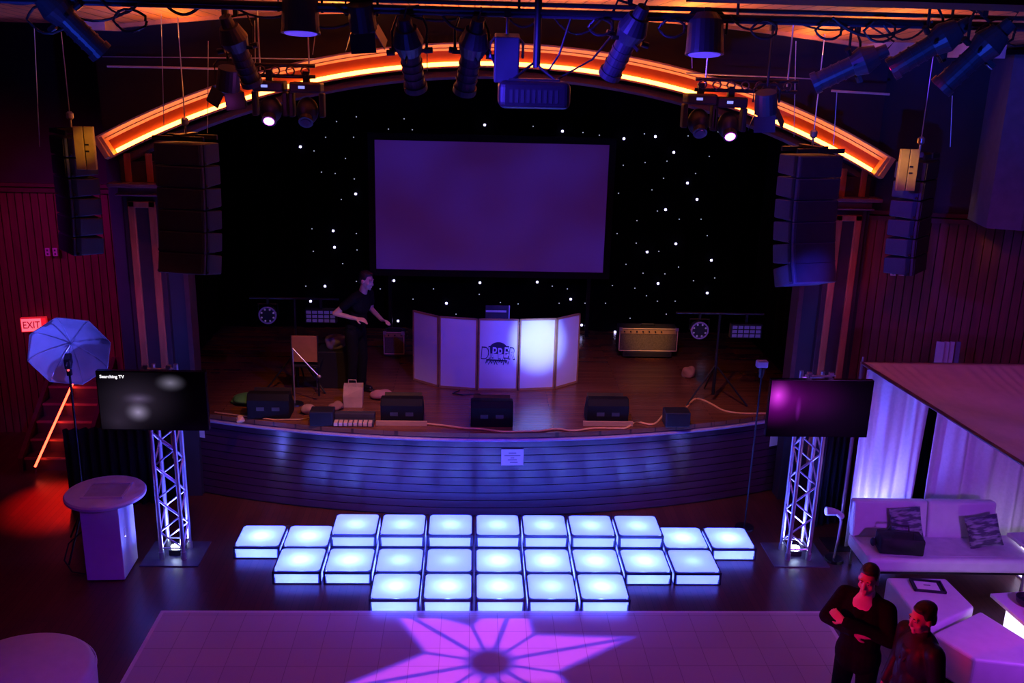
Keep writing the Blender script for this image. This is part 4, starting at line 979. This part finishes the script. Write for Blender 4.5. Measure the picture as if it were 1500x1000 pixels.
# wall plates
for (px, py, Y, lab) in ((70, 369, 14.16, 'left one of the twin wall sockets low on the left slatted wall'), (81, 369, 14.16, 'right one of the twin wall sockets on the left slatted wall'), (1309, 397, 12.0, 'left one of the twin wall sockets on the right wall'), (1321, 397, 11.98, 'right one of the twin wall sockets on the right wall')):
    c = at(px, py, Y); t = thing('wall_socket', lab, 'wall socket', c, R_(-17) if px > 700 else 0)
    MB().span((-.035, -.012, -.06), (.035, .02, .06)).build('plate', mat('pale_socket_plate', (.55, .5, .55), .4), t, bevel=.004)
    for s in (-1, 1): MB().span((-.012, -.015, s*.026-.014), (.012, -.011, s*.026+.014)).build('outlet', DGREY, t)
# bundle of pale boards behind the canopy
for k, (px, w_, mt_) in enumerate(((1364, .1, 1), (1373, .07, 1), (1381, .06, 1), (1389, .06, 0))):
    c = at(px, 552, 11.6); tp = at(px+(9 if k < 3 else 10), 497, 11.75)
    t = thing('folded_board', '%s of the four tall pale boards leaning behind the canopy' % ('leftmost', 'second from left', 'third from left', 'rightmost')[k], 'board', (c.x-.05, 11.3, 0), group='tall boards leaning behind the canopy')
    top = V((tp.x-c.x+.05, .35, tp.z))
    d = top.normalized(); q = d.to_track_quat('Z', 'Y').to_matrix()
    MB().box(top/2, (w_, .03, top.length), q).build('board', mat('pale_blue_board', (.45, .45, .55), .5) if mt_ else mat('dim_blue_board', (.12, .12, .22), .5), t, bevel=.006)
#PART4
# ================================================================== LOUNGE
# pipe and drape enclosure
def drape(name, x0, x1, y, z0, z1, label, f, taper=0., ph=0.):
    def fn(u, v):
        xx_ = x0+(x1-x0)*u
        amp = .05*(1-.25*v); yy = y+amp*math.sin(xx_*f+ph+.5*math.sin(xx_*3.1))+.02*math.sin(xx_*f*2.3+1)
        xx2 = xx_ + (1-v)*taper*(u-.5)*.3 + .02*math.sin(xx_*f*.7+v*2)
        return (xx2, yy, z0+(z1-z0)*v)
    o = MB().grid(fn, int((x1-x0)*70), 14).build(name, WCLOTH, smooth=True, solid=.006); return tag(o, label, 'curtain')
drape('white_curtain', 4.72, 5.62, 10.72, .02, 2.36, 'white curtain behind the sofa, lit bright blue from below', 17, -.25)
drape('white_curtain', 5.72, 8.2, 10.76, .02, 2.36, 'plain white curtain behind the sofa, right of the dark gap', 15, .0, 2)
FRM = mat('dark_drape_pipe', (.16, .08, .1), .4, .3)
cf = thing('drape_scaffold', 'dark pipe frame holding up the white lounge canopy and curtains', 'drape frame', (4.70, 10.45, 0))
MB().cone((0, .3, 0), (0, .3, 2.44), .022).build('upright', FRM, cf); MB().cone((.42, -3.9, 0), (.42, -3.9, 2.42), .022).build('upright', FRM, cf)
MB().cone((0, .3, 2.42), (3.6, .3, 2.42), .02).build('cross_bar', FRM, cf); MB().cone((0, .3, 2.42), (.42, -3.9, 2.42), .02).build('side_bar', FRM, cf)
MB().cone((0, .3, 2.44), (0, .3, 2.5), .012).build('finial', STEEL, cf)
for x, y in ((0, .3), (.42, -3.9)): MB().span((x-.18, y-.18, 0), (x+.18, y+.18, .012)).build('foot_plate', BLACKM, cf)
def can(u, v):
    y = 10.75-v*4.2; xl = 4.70+.42*v; x = xl+(8.3-xl)*u
    sag = .34*math.sin(PI*min(1, u*1.02))**.8*math.sin(PI*min(1, v*.62+.0))
    rip = .009*math.sin(x*37+3*math.sin(x*5))*max(0, 1-v*4)*min(1, v*25) + .012*math.sin(y*7+x*1.2)*min(1, v*4)*min(1, u*6)
    return (x, y, 2.435-sag+rip)
o = MB().grid(can, 260, 60).build('canopy_cloth', mat('canopy_white_cloth', (.72, .66, .66), .8, var=.05), smooth=True, solid=.004); tag(o, 'sagging white cloth roof over the lounge, gathered at its back edge', 'canopy')
dp = MB().grid(lambda u, v: (5.3+u*.8, 11.02+.02*math.sin(u*40), .0+v*2.3), 40, 1).build('added_gap_blackout', BLACKC, smooth=True, solid=.01)  # sheet added only to blacken the gap between the curtains
tag(dp, 'added black sheet that darkens the gap between the white curtains', 'drape')
# sofa
so = thing('sofa', 'long white vinyl sofa with a split back before the white curtain', 'sofa', (5.55, 9.98, 0), R_(-1))
MB().span((-.95, -.36, .24), (1.03, .3, .42)).build('seat', WVINYL, so, bevel=.05, bseg=4)
for s in (-1, 1):
    x0, x1 = (-.95, -.055) if s < 0 else (-.045, .78)
    o = MB().box(((x0+x1)/2, .27, .63), (x1-x0, .15, .46), M.Rotation(R_(-10), 3, 'X')).build('backrest', WVINYL, so, bevel=.035, bseg=3)
MB().box((-.0, -.03, .425), (1.9, .5, .004)).build('seat_seam', mat('tufted_vinyl', (.72, .71, .72), .5, bump=.4, scale=7), so)
b = MB().span((-.9, -.3, .2), (.98, .3, .24)); b.build('base_frame', BLACKM, so)
for x in (-.88, .94):
    for y in (-.28, .28): MB().cone((x, y, 0), (x, y, .22), .018).build('leg', STEEL, so)
# bag and cushions on the sofa
bgp = thing('duffel_bag', 'black duffel bag lying on the left of the white sofa', 'bag', (5.01, 9.80, .432), R_(-8))
MB().ball((0, 0, .125), (.29, .15, .125), 20).box((0, 0, .11), (.5, .24, .2)).build('body', mat('black_bag_cloth', (.01, .01, .011), .7, bump=.3, scale=30), bgp, remesh=.014)
for s in (-1, 1): MB().tube([(-.12, s*.1, .2), (-.1, s*.08, .29), (.1, s*.08, .29), (.12, s*.1, .2)], .009).build('handle', BLACK, bgp)
MB().ball((-.3, 0, .1), (.03, .05, .05)).build('end_pocket', BLACK, bgp)
def cushion(p, s, rot, label, mt):
    def fn(u, v, sg):
        x, z = (u-.5)*2, (v-.5)*2; k = (1-x**4)*(1-z**4)
        pin = 1-.06*(1-abs(x))*abs(z)**3-.06*(1-abs(z))*abs(x)**3
        return (x*s*pin, sg*.085*k**.6, z*s*pin)
    b = MB(); b.grid(lambda u, v: fn(u, v, 1), 16, 16); b.grid(lambda u, v: fn(u, v, -1), 16, 16); bmesh.ops.remove_doubles(b.b, verts=b.b.verts[:], dist=1e-4)
    o = b.build('cushion', mt, smooth=True, loc=p, rot=rot); tag(o, label, 'cushion'); return o
PATT = bpy.data.materials.new('mottled_grey_cushion'); PATT.use_nodes = True; nt = PATT.node_tree; bs = nt.nodes['Principled BSDF']
vz = nt.nodes.new('ShaderNodeTexNoise'); vz.inputs['Scale'].default_value = 11; tcn = nt.nodes.new('ShaderNodeTexCoord'); rp = nt.nodes.new('ShaderNodeValToRGB')
mpp = nt.nodes.new('ShaderNodeMapping'); mpp.inputs['Scale'].default_value = (.6, 1, 2.4); nt.links.new(tcn.outputs['Object'], mpp.inputs[0]); nt.links.new(mpp.outputs[0], vz.inputs[0])
rp.color_ramp.elements[0].position = .45; rp.color_ramp.elements[1].position = .58; rp.color_ramp.elements[0].color = (.08, .08, .12, 1); rp.color_ramp.elements[1].color = (.34, .33, .4, 1)
nt.links.new(vz.outputs[0], rp.inputs[0]); nt.links.new(rp.outputs[0], bs.inputs['Base Color']); bs.inputs['Roughness'].default_value = .7
cushion((5.2, 10.09, .64), .19, (R_(-22), R_(-5), 0), 'mottled cushion behind the black duffel bag on the sofa', PATT)
cushion((6.06, 9.93, .625), .185, (R_(-24), R_(-14), R_(-10)), 'mottled grey cushion leaning at the right of the sofa back', PATT)
# benches
bn = thing('bench_ottoman', 'white wedge shaped ottoman with a black rimmed tray on it', 'ottoman', (4.97, 8.72, 0))
def inset(poly, d):
    cx_ = sum(p[0] for p in poly)/len(poly); cy_ = sum(p[1] for p in poly)/len(poly)
    return [(p[0]+(cx_-p[0])*d, p[1]+(cy_-p[1])*d) for p in poly]
pl = [(-.34, .52), (.33, .5), (.36, -.07), (-.34, -.49)]
MB().prism(pl[::-1], .03, .42).build('upholstery', WVINYL, bn, bevel=.03, bseg=3); MB().prism(inset(pl, .1)[::-1], 0, .03).build('plinth', DGREY, bn)
bn2 = thing('bench_ottoman', 'white block ottoman cut off at the corner of the picture, behind the man in profile', 'ottoman', (5.2, 8.0, 0))
pl = [(.15, .57), (-.55, .16), (-.34, -.27), (.42, -.42), (.36, .04)]
MB().prism(pl, .03, .42).build('upholstery', WVINYL, bn2, bevel=.03, bseg=3); MB().prism(inset(pl, .1), 0, .03).build('plinth', DGREY, bn2)
ty = thing('menu_tray', 'black rimmed tray holding a white sheet, lying on the white ottoman', 'tray', (5.0, 9.03, .421), R_(-10))
MB().span((-.16, -.115, 0), (.16, .115, .012)).build('tray_base', BLACK, ty, bevel=.004)
b = MB(); b.span((-.165, -.12, 0), (-.15, .12, .028)); b.span((.15, -.12, 0), (.165, .12, .028)); b.span((-.165, -.12, 0), (.165, -.105, .028)); b.span((-.165, .105, 0), (.165, .12, .028)); b.build('rim', BLACK, ty)
sh_ = MB().span((-.125, -.085, .012), (.11, .085, .015)).build('sheet', PAPER, ty)
MB().span((-.04, -.0, .0155), (.03, .025, .0165)).build('print', INK, sh_)
GLOW = led_mat('glowing_table_acrylic', (.75, .6, 1.0), 1.15)
def glow_table(p, rz, label):
    t = thing('glow_table', label, 'table', p, rz, group='white topped tables on glowing cubes')
    MB().span((-.32, -.32, .46), (.32, .32, .50)).build('tabletop', WHITE, t, bevel=.006)
    MB().span((-.2, -.2, .02), (.2, .2, .46)).build('glowing_base', GLOW, t, bevel=.01)
    MB().span((-.21, -.21, 0), (.21, .21, .02)).build('foot', WHITE, t)
q = atz(1447, 866, .5); glow_table((q.x+.36, q.y-.32, 0), R_(6), 'white topped table on a glowing cube, with a black bowl on it')
q = atz(1464, 777, .5); glow_table((q.x+.42, q.y-.33, 0), R_(6), 'white topped table on a glowing cube at the right end of the sofa')
q = atz(1499, 889, .5)
bl = thing('bowl', 'black bowl standing on the white glow table', 'bowl', (q.x+.04, q.y+.02, .501))
MB().lathe([(0, .0), (.05, .0), (.1, .05), (.11, .1), (.1, .1), (.09, .055), (.0, .02)], seg=28).build('body', BLACK, bl, smooth=True)
q = atz(1500, 899, .5)
sa = MB().lathe([(0, 0), (.06, 0), (.09, .012), (.085, .016), (0, .006)], seg=24).build('saucer', WHITE, smooth=True, loc=(q.x+.08, q.y-.03, .501)); tag(sa, 'small white saucer beside the black bowl on the glow table', 'saucer')
# lamp with a pale head behind the sofa's left end
gl = thing('bent_lamp', 'bent neck lamp with a pale head between the right truss and the sofa', 'lamp', (4.5, 10.36, 0))
h0 = at(1212, 748, 10.36)-V((4.5, 10.36, 0)); h1 = at(1229, 752, 10.36)-V((4.5, 10.36, 0))
PLH = mat('pale_lamp_shell', (.5, .5, .55), .5)
MB().cone((0, 0, 0), (0, 0, .03), .12, .11, 20).build('base', BLACKM, gl)
MB().tube([(0, 0, .03), (.02, 0, .3), (.03, 0, .52), (h1.x+.02, 0, h1.z-.06), (h1.x, 0, h1.z)], .012, 8).build('stem', PLH, gl)
MB().cap(h1+V((.03, 0, -.03)), h1+V((-.03, 0, .02)), .04, .035).build('joint', PLH, gl, smooth=True)
MB().cone(h1+V((-.04, 0, .02)), h0+V((-.02, 0, 0)), .04, .055, 16).build('head', PLH, gl, bevel=.01)

# ================================================================== PEOPLE
def seg_caps(b, pts, rs, seg=14):
    for i in range(len(pts)-1): b.cap(pts[i], pts[i+1], rs[i], rs[i+1], seg)
def hand(b, w, d, up, side, curl=.6, s=1.):
    """w wrist point, d pointing direction, up = back of the hand, side=+1/-1 picks the thumb side"""
    w, d, up = V(w), V(d).normalized(), V(up); up = (up-d*up.dot(d)).normalized(); lat = d.cross(up)*side
    for k in range(4):
        a = w + lat*(.028-.019*k)*s*.6; c = w + d*.085*s + lat*(.03-.02*k)*s
        b.cap(a, c, .014*s, .012*s, 8)
        L1, L2, L3 = [x*s*(1, 1.08, 1., .8)[k] for x in (.038, .026, .02)]
        c1 = curl*(.6+.12*k); d1 = (d*math.cos(c1)-up*math.sin(c1)); d2 = (d*math.cos(c1*1.9)-up*math.sin(c1*1.9)); d3 = (d*math.cos(c1*2.5)-up*math.sin(c1*2.5))
        p1 = c+d1*L1; p2 = p1+d2*L2; p3 = p2+d3*L3
        b.cap(c, p1, .0105*s, .0095*s, 8); b.cap(p1, p2, .0095*s, .0088*s, 8); b.cap(p2, p3, .0088*s, .0075*s, 8)
    t0 = w+d*.02*s+lat*.024*s; t1 = t0+(d*.6+lat*.8).normalized()*.045*s-up*.008*s; t2 = t1+(d*.9+lat*.25-up*.2).normalized()*.032*s
    b.cap(t0, t1, .015*s, .012*s, 8); b.cap(t1, t2, .012*s, .009*s, 8)
def head_parts(b, H):
    def L(p): return H @ V(p)
    q = H.to_3x3()
    b.ball(L((0, .014, .032)), (.074, .094, .09), 20, q); b.ball(L((0, -.022, -.02)), (.062, .07, .098), 20, q); b.ball(L((0, -.03, -.085)), (.046, .052, .036), 16, q)
    b.cap(L((0, -.086, .022)), L((0, -.108, -.026)), .009, .014, 10); b.ball(L((0, -.1, -.032)), (.018, .013, .01), 10, q)
    b.cap(L((-.04, -.078, .034)), L((.04, -.078, .034)), .012, .012, 10)
    for s in (-1, 1):
        b.ball(L((s*.076, .012, -.008)), (.011, .024, .034), 10, q); b.ball(L((s*.042, -.058, -.03)), (.024, .024, .026), 10, q)
    b.cap(L((-.018, -.091, -.06)), L((.018, -.091, -.06)), .0065, .0065, 8); b.cap(L((-.016, -.088, -.074)), L((.016, -.088, -.074)), .008, .008, 8); b.ball(L((0, -.078, -.1)), (.02, .018, .016), 10, q)
def hair_parts(b, H, kind):
    def L(p): return H @ V(p)
    q = H.to_3x3()
    b.ball(L((0, .032, .056)), (.08, .094, .083), 20, q); b.ball(L((0, .06, .0)), (.074, .062, .082), 16, q)
    b.ball(L((.006, -.024, .098)), (.056, .044, .027), 14, q)
    for s in (-1, 1): b.ball(L((s*.064, .02, .045)), (.018, .05, .045), 12, q)
    if kind == 'thick':
        b.ball(L((0, .038, .08)), (.081, .092, .056), 16, q); b.ball(L((0, .08, -.03)), (.06, .036, .06), 12, q)
def person(name_label, loc, rz, pose, arms, headrot, hgt=1.0, jacket=SUIT, shirt=None, hair='short', lean=(0, 0), bare=False):
    t = thing('person', name_label, 'person', loc, rz)
    lx, ly = lean
    def up(p):   # bend the upper body forward/sideways about the hips
        k = max(0, p[2]-.95)/.75; return V((p[0]+lx*k, p[1]+ly*k, p[2]-.12*(lx*lx+ly*ly)*k))
    S = {k: up(v) for k, v in dict(pel=(0, 0, .96), wai=(0, -.0, 1.12), che=(0, 0, 1.34), nek=(0, .02, 1.5), hed=(0, -.01, 1.665)).items()}
    sh = [up((s*.185, .015, 1.44)) for s in (-1, 1)]
    H = M.Translation(S['hed']) @ M.Rotation(headrot[0], 4, 'Z') @ M.Rotation(headrot[1], 4, 'X') @ M.Rotation(headrot[2] if len(headrot) > 2 else 0, 4, 'Y')
    b = MB()
    head_parts(b, H)
    b.cap(S['nek']+V((0, 0, -.05)), H @ V((0, .015, -.06)), .062, .054)
    b.ball(S['che'], (.165, .105, .17), 18); b.ball(S['wai'], (.145, .1, .16), 16); b.ball(S['pel'], (.16, .11, .13), 16)
    b.cap(sh[0]+V((.03, 0, 0)), sh[1]-V((.03, 0, 0)), .06, .06)
    legs = pose
    for hip, kn, ank in legs:
        seg_caps(b, [hip, kn, ank], [.075, .052, .038]); b.cap(V(ank)+V((0, .02, -.035)), V(ank)+V((0, -.12, -.055)), .036, .03)
    for s, (el, wr, hd, hu, cu, ts) in zip(sh, arms):
        seg_caps(b, [s, el, wr], [.05, .038, .027]); hand(b, wr, hd, hu, ts, cu)
    b.build('body', SKIN, t, remesh=.0065)
    q = H.to_3x3()
    for s in (-1, 1):
        MB().ball(H @ V((s*.031, -.078, .012)), (.014, .011, .009), 10, q).build('eye', mat('eye_white', (.7, .66, .64), .3), t, smooth=True)
        MB().ball(H @ V((s*.031, -.0865, .012)), (.006, .004, .006), 8, q).build('iris', mat('dark_iris', (.03, .02, .015), .2), t, smooth=True)
        MB().cap(H @ V((s*.018, -.09, .034)), H @ V((s*.048, -.08, .036)), .005, .004, 8).build('eyebrow', HAIR, t, smooth=True)
    b = MB(); hair_parts(b, H, hair); b.build('hair', HAIR, t, remesh=.007)
    # trousers
    b = MB(); b.ball(S['pel']+V((0, 0, -.02)), (.175, .125, .15), 18)
    for hip, kn, ank in legs: seg_caps(b, [hip, kn, V(ank)+V((0, 0, -.01))], [.098, .074, .062])
    b.build('trousers', SUIT, t, remesh=.01)
    for hip, kn, ank in legs:
        a = V(ank); MB().cap(a+V((0, .04, -.04)), a+V((0, -.15, -.045)), .044, .038).box(a+V((0, -.055, -.078)), (.09, .28, .022)).build('shoe', SHOE, t, remesh=.008)
    if shirt:
        b = MB(); b.ball(S['che']+V((0, -.022, .0)), (.14, .105, .2), 18); b.cap(S['nek']+V((0, -.0, -.04)), S['nek']+V((0, -.006, .035)), .072, .066)
        b.build('shirt', shirt, t, remesh=.009)
    b = MB()
    if bare:
        b.ball(S['che'], (.182, .122, .185), 18); b.ball(S['wai'], (.162, .116, .2), 16); b.ball(S['pel']+V((0, 0, .04)), (.178, .128, .1), 16); b.cap(sh[0]+V((.02, 0, 0)), sh[1]-V((.02, 0, 0)), .074, .074)
        for s, ar in zip(sh, arms): seg_caps(b, [s, V(s).lerp(V(ar[0]), .55)], [.066, .062])
        b.build('t_shirt', BLACKC, t, remesh=.01)
    else:
        for sd in (-1, 1):   # two front halves leave a V at the chest
            b.ball(S['che']+V((sd*.066, .012, -.02)), (.135, .14, .19), 18); b.ball(S['wai']+V((sd*.03, .0, 0)), (.15, .136, .24), 16); b.ball(S['pel']+V((sd*.05, 0, -.02)), (.15, .14, .19), 16)
        b.ball(S['che']+V((0, .05, .04)), (.17, .1, .17), 16); b.ball(S['che']+V((0, -.012, -.11)), (.11, .13, .15), 16); b.cap(S['che']+V((0, -.096, .035)), S['che']+V((0, -.1, -.1)), .04, .045)
        for sd in (-1, 1): b.cap(S['nek']+V((sd*.072, -.03, -.03)), S['che']+V((sd*.014, -.092, .05)), .052, .044)
        b.cap(sh[0]+V((.02, .01, 0)), sh[1]+V((-.02, .01, 0)), .08, .08)
        for s, ar in zip(sh, arms):
            el, wr = V(ar[0]), V(ar[1]); seg_caps(b, [s, el, el.lerp(wr, .93)], [.08, .062, .048])
        b.cap(S['nek']+V((-.05, .035, -.02)), S['nek']+V((.05, .035, -.02)), .045, .045)
        b.build('jacket', jacket, t, remesh=.01)
        lb = MB()
        for sd in (-1, 1):
            lb.cap(S['nek']+V((sd*.07, -.05, -.02)), S['che']+V((sd*.022, -.135, -.03)), .02, .013)
        lb.build('lapels', jacket, t, remesh=.009)
    return t
stand = [((-.095, 0, .9), (-.11, -.02, .5), (-.12, .02, .1)), ((.095, 0, .9), (.115, -.03, .5), (.13, .01, .1))]
# man 1: arms folded
q = atz(1273, 846, 1.68); rz1 = R_(-46)
arms1 = [((-.28, -.1, 1.23), (.03, -.235, 1.27), (.9, .2, .15), (0, -1, .3), .5, 1), ((.28, -.09, 1.24), (-.06, -.265, 1.35), (-.85, .25, .2), (0, -1, .4), .45, -1)]
person('man in a black suit and pale shirt standing with folded arms by the dance floor', (q.x, q.y, 0), rz1, stand, arms1, (R_(6), R_(8)), shirt=PINKS)
# man 2: profile
q = atz(1352, 906, 1.66); rz2 = R_(-80)
arms2 = [((-.25, .03, 1.17), (-.24, -.07, .94), (.1, -.3, -1), (-1, 0, .1), .6, 1), ((.25, .03, 1.16), (.25, -.06, .93), (0, -.25, -1), (1, 0, 0), .5, -1)]
person('man in a dark jacket seen in profile, standing in front of the white ottomans', (q.x, q.y, 0), rz2, stand, arms2, (R_(4), R_(10)), jacket=JACK2, shirt=mat('dark_knit_shirt', (.03, .02, .03), .8), hair='thick')
# man on the stage
q = atz(540, 416, 2.80)
arms3 = [((-.3, .12, 1.22), (-.2, -.16, 1.16), (.3, -.9, -.1), (-.5, 0, 1), .5, 1), ((.22, -.12, 1.2), (.12, -.36, 1.1), (-.2, -.9, 0), (.5, 0, 1), .5, -1)]
person('dim figure in black with bare arms bending on the stage left of the booth', (q.x-.2, q.y+.05, Z), R_(62), stand, arms3, (R_(0), R_(14)), bare=True, lean=(0, -.2), hair='short')

# ================================================================== LIGHTS
# house washes
spot('purple_house_wash', (.5, 1.0, 6.1), (-.6, 5.2, 0), (.21, .0, 1.), 850, 72, .6, .25)
spot('lounge_purple_wash', (5.5, 5.9, 2.3), (5.6, 9.5, .5), (.36, .05, 1.), 300, 75, .9, .15)
spot('canopy_wash', (6.4, 4.6, 5.6), (6.6, 8.9, 2.2), (.5, .10, 1.), 190, 70, .9, .25)
spot('lounge_magenta_wash', (6.6, 5.6, 2.3), (5.3, 7.6, .3), (.8, .0, 1.), 34, 60, .9, .15)
spot('red_side_wash', (-4.2, 4.6, 3.4), (3.5, 6.9, 1.5), (1., .0, .03), 1500, 13, .7, .1)
spot('left_wall_red_wash', (-8.2, 9.0, 5.6), (-6.6, 14.2, 2.0), (1., .008, .10), 200, 62, .9, .15)
spot('left_wall_violet_wash', (-6.4, 8.0, 5.7), (-5.3, 14.2, 2.2), (.6, .0, 1.), 420, 44, .9, .15)
spot('right_wall_red_wash', (3.0, 7.2, 5.9), (6.4, 12.0, 2.4), (1., .01, .2), 90, 44, .9, .15)
spot('stair_red_fill', (-5.75, 13.2, 2.2), (-5.5, 11.85, 0), (1., .01, .005), 1100, 33, 1., .05)  # unseen spot added to make the floor by the stairs glow red
# blue
spot('booth_blue_spot', (1.5, 7.1, 5.5), (.98, 13.1, 1.98), (.22, .31, 1.), 8500, 8.0, 1., .03)
spot('booth_blue_halo', (1.5, 7.1, 5.5), (.9, 13.1, 2.05), (.07, .07, 1.), 1900, 14, 1., .03)
spot('booth_blue_flood', (1.5, 7.1, 5.5), (.4, 13.1, 2.1), (.08, .06, 1.), 600, 17, .9, .05)
spot('rig_blue_left', (-3.6, 3.4, 3.2), (-4.0, 8.3, 6.0), (.02, .07, 1.), 1100, 30, .8, .1)
spot('rig_blue_centre', (-1.0, 3.0, 3.0), (0.0, 8.0, 5.8), (.02, .05, 1.), 150, 34, .9, .1)
spot('rig_blue_right', (1.6, 3.2, 3.2), (3.9, 8.4, 5.75), (.02, .07, 1.), 1300, 36, .8, .1)
spot('array_blue', (2.6, 7.2, 2.2), (3.78, 10.5, 3.55), (.03, .03, 1.), 4500, 10, 1., .05)
spot('left_pilaster_red', (-2.4, 8.4, 3.2), (-4.1, 12., 3.0), (1., .09, .12), 60, 26, 1., .05)
spot('right_pilaster_red', (3.0, 8.4, 3.4), (4.8, 12., 3.4), (1., .08, .14), 75, 22, 1., .05)
spot('right_wall_blue_wash', (-1., 6.5, 5.7), (6.0, 12.0, 5.0), (.06, .03, 1.), 1300, 40, .8, .1)
spot('stage_front_blue_wash', (.9, 8.4, 5.7), (.3, 11.7, .95), (.07, .04, 1.), 620, 84, .9, .08)
spot('pilaster_blue_wash', (3.6, 10.9, .6), (4.8, 12.0, 2.5), (.08, .08, 1.), 30, 60, .9, .05)
spot('curtain_uplight', (5.05, 10.42, .12), (5.12, 10.78, 1.2), (.13, .12, 1.), 110, 100, .9, .05)
spot('curtain_uplight_core', (5.05, 10.42, .12), (5.08, 10.72, .75), (.24, .25, 1.), 90, 50, .8, .05)
spot('umbrella_blue', (-1.6, 7.2, 5.8), (-4.65, 10.7, 2.45), (.10, .08, 1.), 420, 13, .5, .1)
spot('podium_blue_side', (-2.6, 10.9, 2.0), (-3.9, 10.1, .6), (.08, .04, 1.), 34, 60, .8, .05)
# amber
spot('amp_amber', (1.75, 9.3, 5.75), (2.87, 14.7, 1.65), (1., .45, .1), 1500, 8, 1., .03)
spot('case_amber_left', (-3.3, 9.6, 5.5), at(125, 212, 10.7), (1., .42, .05), 70, 16, 1., .03)
spot('case_amber_right', (3.7, 9.5, 5.5), at(1329, 243, 10.6), (1., .5, .03), 150, 16, 1., .03)
for yy_ in (9.0, 10.6):
    for k_ in range(5):
        x_l = -3.2+k_*1.75; dzx = (ceil_z(x_l+.5, yy_)-ceil_z(x_l-.5, yy_))
        area('ceiling_amber_fill', (x_l, yy_, ceil_z(x_l, yy_)-.26), (x_l-dzx, yy_, ceil_z(x_l, yy_)+.74), (1., .28, .035), 9 if k_ in (0, 4) else 13, 1.7, .06)  # unseen strips added below the planks to make them glow amber
spot('stage_amber_left', (-.9, 9.3, 5.75), (-1.7, 11.9, 1.2), (1., .40, .07), 460, 40, .9, .05)
spot('stage_amber_right', (1.75, 9.3, 5.75), (2.4, 12.6, 1.2), (1., .40, .07), 360, 42, .9, .05)
# gobo star on the dance floor
gl_ = bpy.data.lights.new('gobo_star', 'SPOT'); gl_.energy = 1900; gl_.spot_size = R_(60); gl_.spot_blend = .1; gl_.shadow_soft_size = .01; gl_.color = (1, 1, 1)
GX, GY = .24, 8.26; go = bpy.data.objects.new('gobo_star', gl_); COL.objects.link(go); GH = 6.0; go.location = (GX, GY, GH)
gl_.use_nodes = True; nt = gl_.node_tree; nd = nt.nodes; em = nd['Emission']
def mth(op, a, b_=None, c_=None):
    n = nd.new('ShaderNodeMath'); n.operation = op
    for i, v in enumerate((a, b_, c_)):
        if v is None: continue
        if isinstance(v, (int, float)): n.inputs[i].default_value = v
        else: nt.links.new(v, n.inputs[i])
    return n.outputs[0]
tcx = nd.new('ShaderNodeTexCoord'); sp = nd.new('ShaderNodeSeparateXYZ'); nt.links.new(tcx.outputs['Normal'], sp.inputs[0])
az = mth('ABSOLUTE', sp.outputs[2]); x_ = mth('MULTIPLY', mth('DIVIDE', sp.outputs[0], az), GH-.02); y_ = mth('MULTIPLY', mth('DIVIDE', sp.outputs[1], az), GH-.02)
rho = mth('SQRT', mth('ADD', mth('MULTIPLY', x_, x_), mth('MULTIPLY', y_, y_))); th = mth('ARCTAN2', y_, x_)
ph = mth('SUBTRACT', th, R_(16))
fold = mth('PINGPONG', mth('ADD', ph, 8*PI), R_(30))       # 0 on a tip, 30 deg in a valley
def step(x, e0, e1):
    n = nd.new('ShaderNodeMapRange'); n.interpolation_type = 'SMOOTHSTEP'; n.inputs[1].default_value = e0; n.inputs[2].default_value = e1; nt.links.new(x, n.inputs[0]); return n.outputs[0]
xx2 = mth('MULTIPLY', rho, mth('COSINE', fold)); yy2 = mth('MULTIPLY', rho, mth('SINE', fold))
edge = mth('ADD', mth('DIVIDE', xx2, 1.62), mth('MULTIPLY', yy2, 1.78))
cut = step(y_, .80, .765)
hole_b, hole_r = step(rho, .14, .24), step(rho, .19, .33)
line = mth('MULTIPLY', step(mth('MULTIPLY', fold, rho), .012, .045), step(mth('MULTIPLY', mth('SUBTRACT', R_(30), fold), rho), .008, .035))
inb, inr = step(edge, 1.06, .95), step(edge, .98, .86)
blue = mth('MULTIPLY', mth('MULTIPLY', inb, hole_b), cut)
red = mth('MULTIPLY', mth('MULTIPLY', mth('MULTIPLY', inr, hole_r), cut), line)
cb = nd.new('ShaderNodeCombineColor')
nt.links.new(mth('ADD', mth('MULTIPLY', red, .62), mth('MULTIPLY', blue, .05)), cb.inputs[0]); nt.links.new(mth('ADD', mth('MULTIPLY', red, .05), mth('MULTIPLY', blue, .03)), cb.inputs[1]); nt.links.new(mth('ADD', mth('MULTIPLY', red, .35), mth('MULTIPLY', blue, .75)), cb.inputs[2])
nt.links.new(cb.outputs[0], em.inputs[0])

wd = bpy.data.worlds.new('world'); sc.world = wd; wd.use_nodes = True
wd.node_tree.nodes['Background'].inputs[0].default_value = (.25, .1, .9, 1); wd.node_tree.nodes['Background'].inputs[1].default_value = .0012

sc.view_settings.view_transform = 'Standard'; sc.view_settings.look = 'None'; sc.view_settings.exposure = 0; sc.view_settings.gamma = 1
sc.view_settings.use_curve_mapping = False
sc.cycles.use_denoising = True; sc.cycles.max_bounces = 6; sc.cycles.diffuse_bounces = 3; sc.cycles.glossy_bounces = 3; sc.cycles.sample_clamp_indirect = 3.0
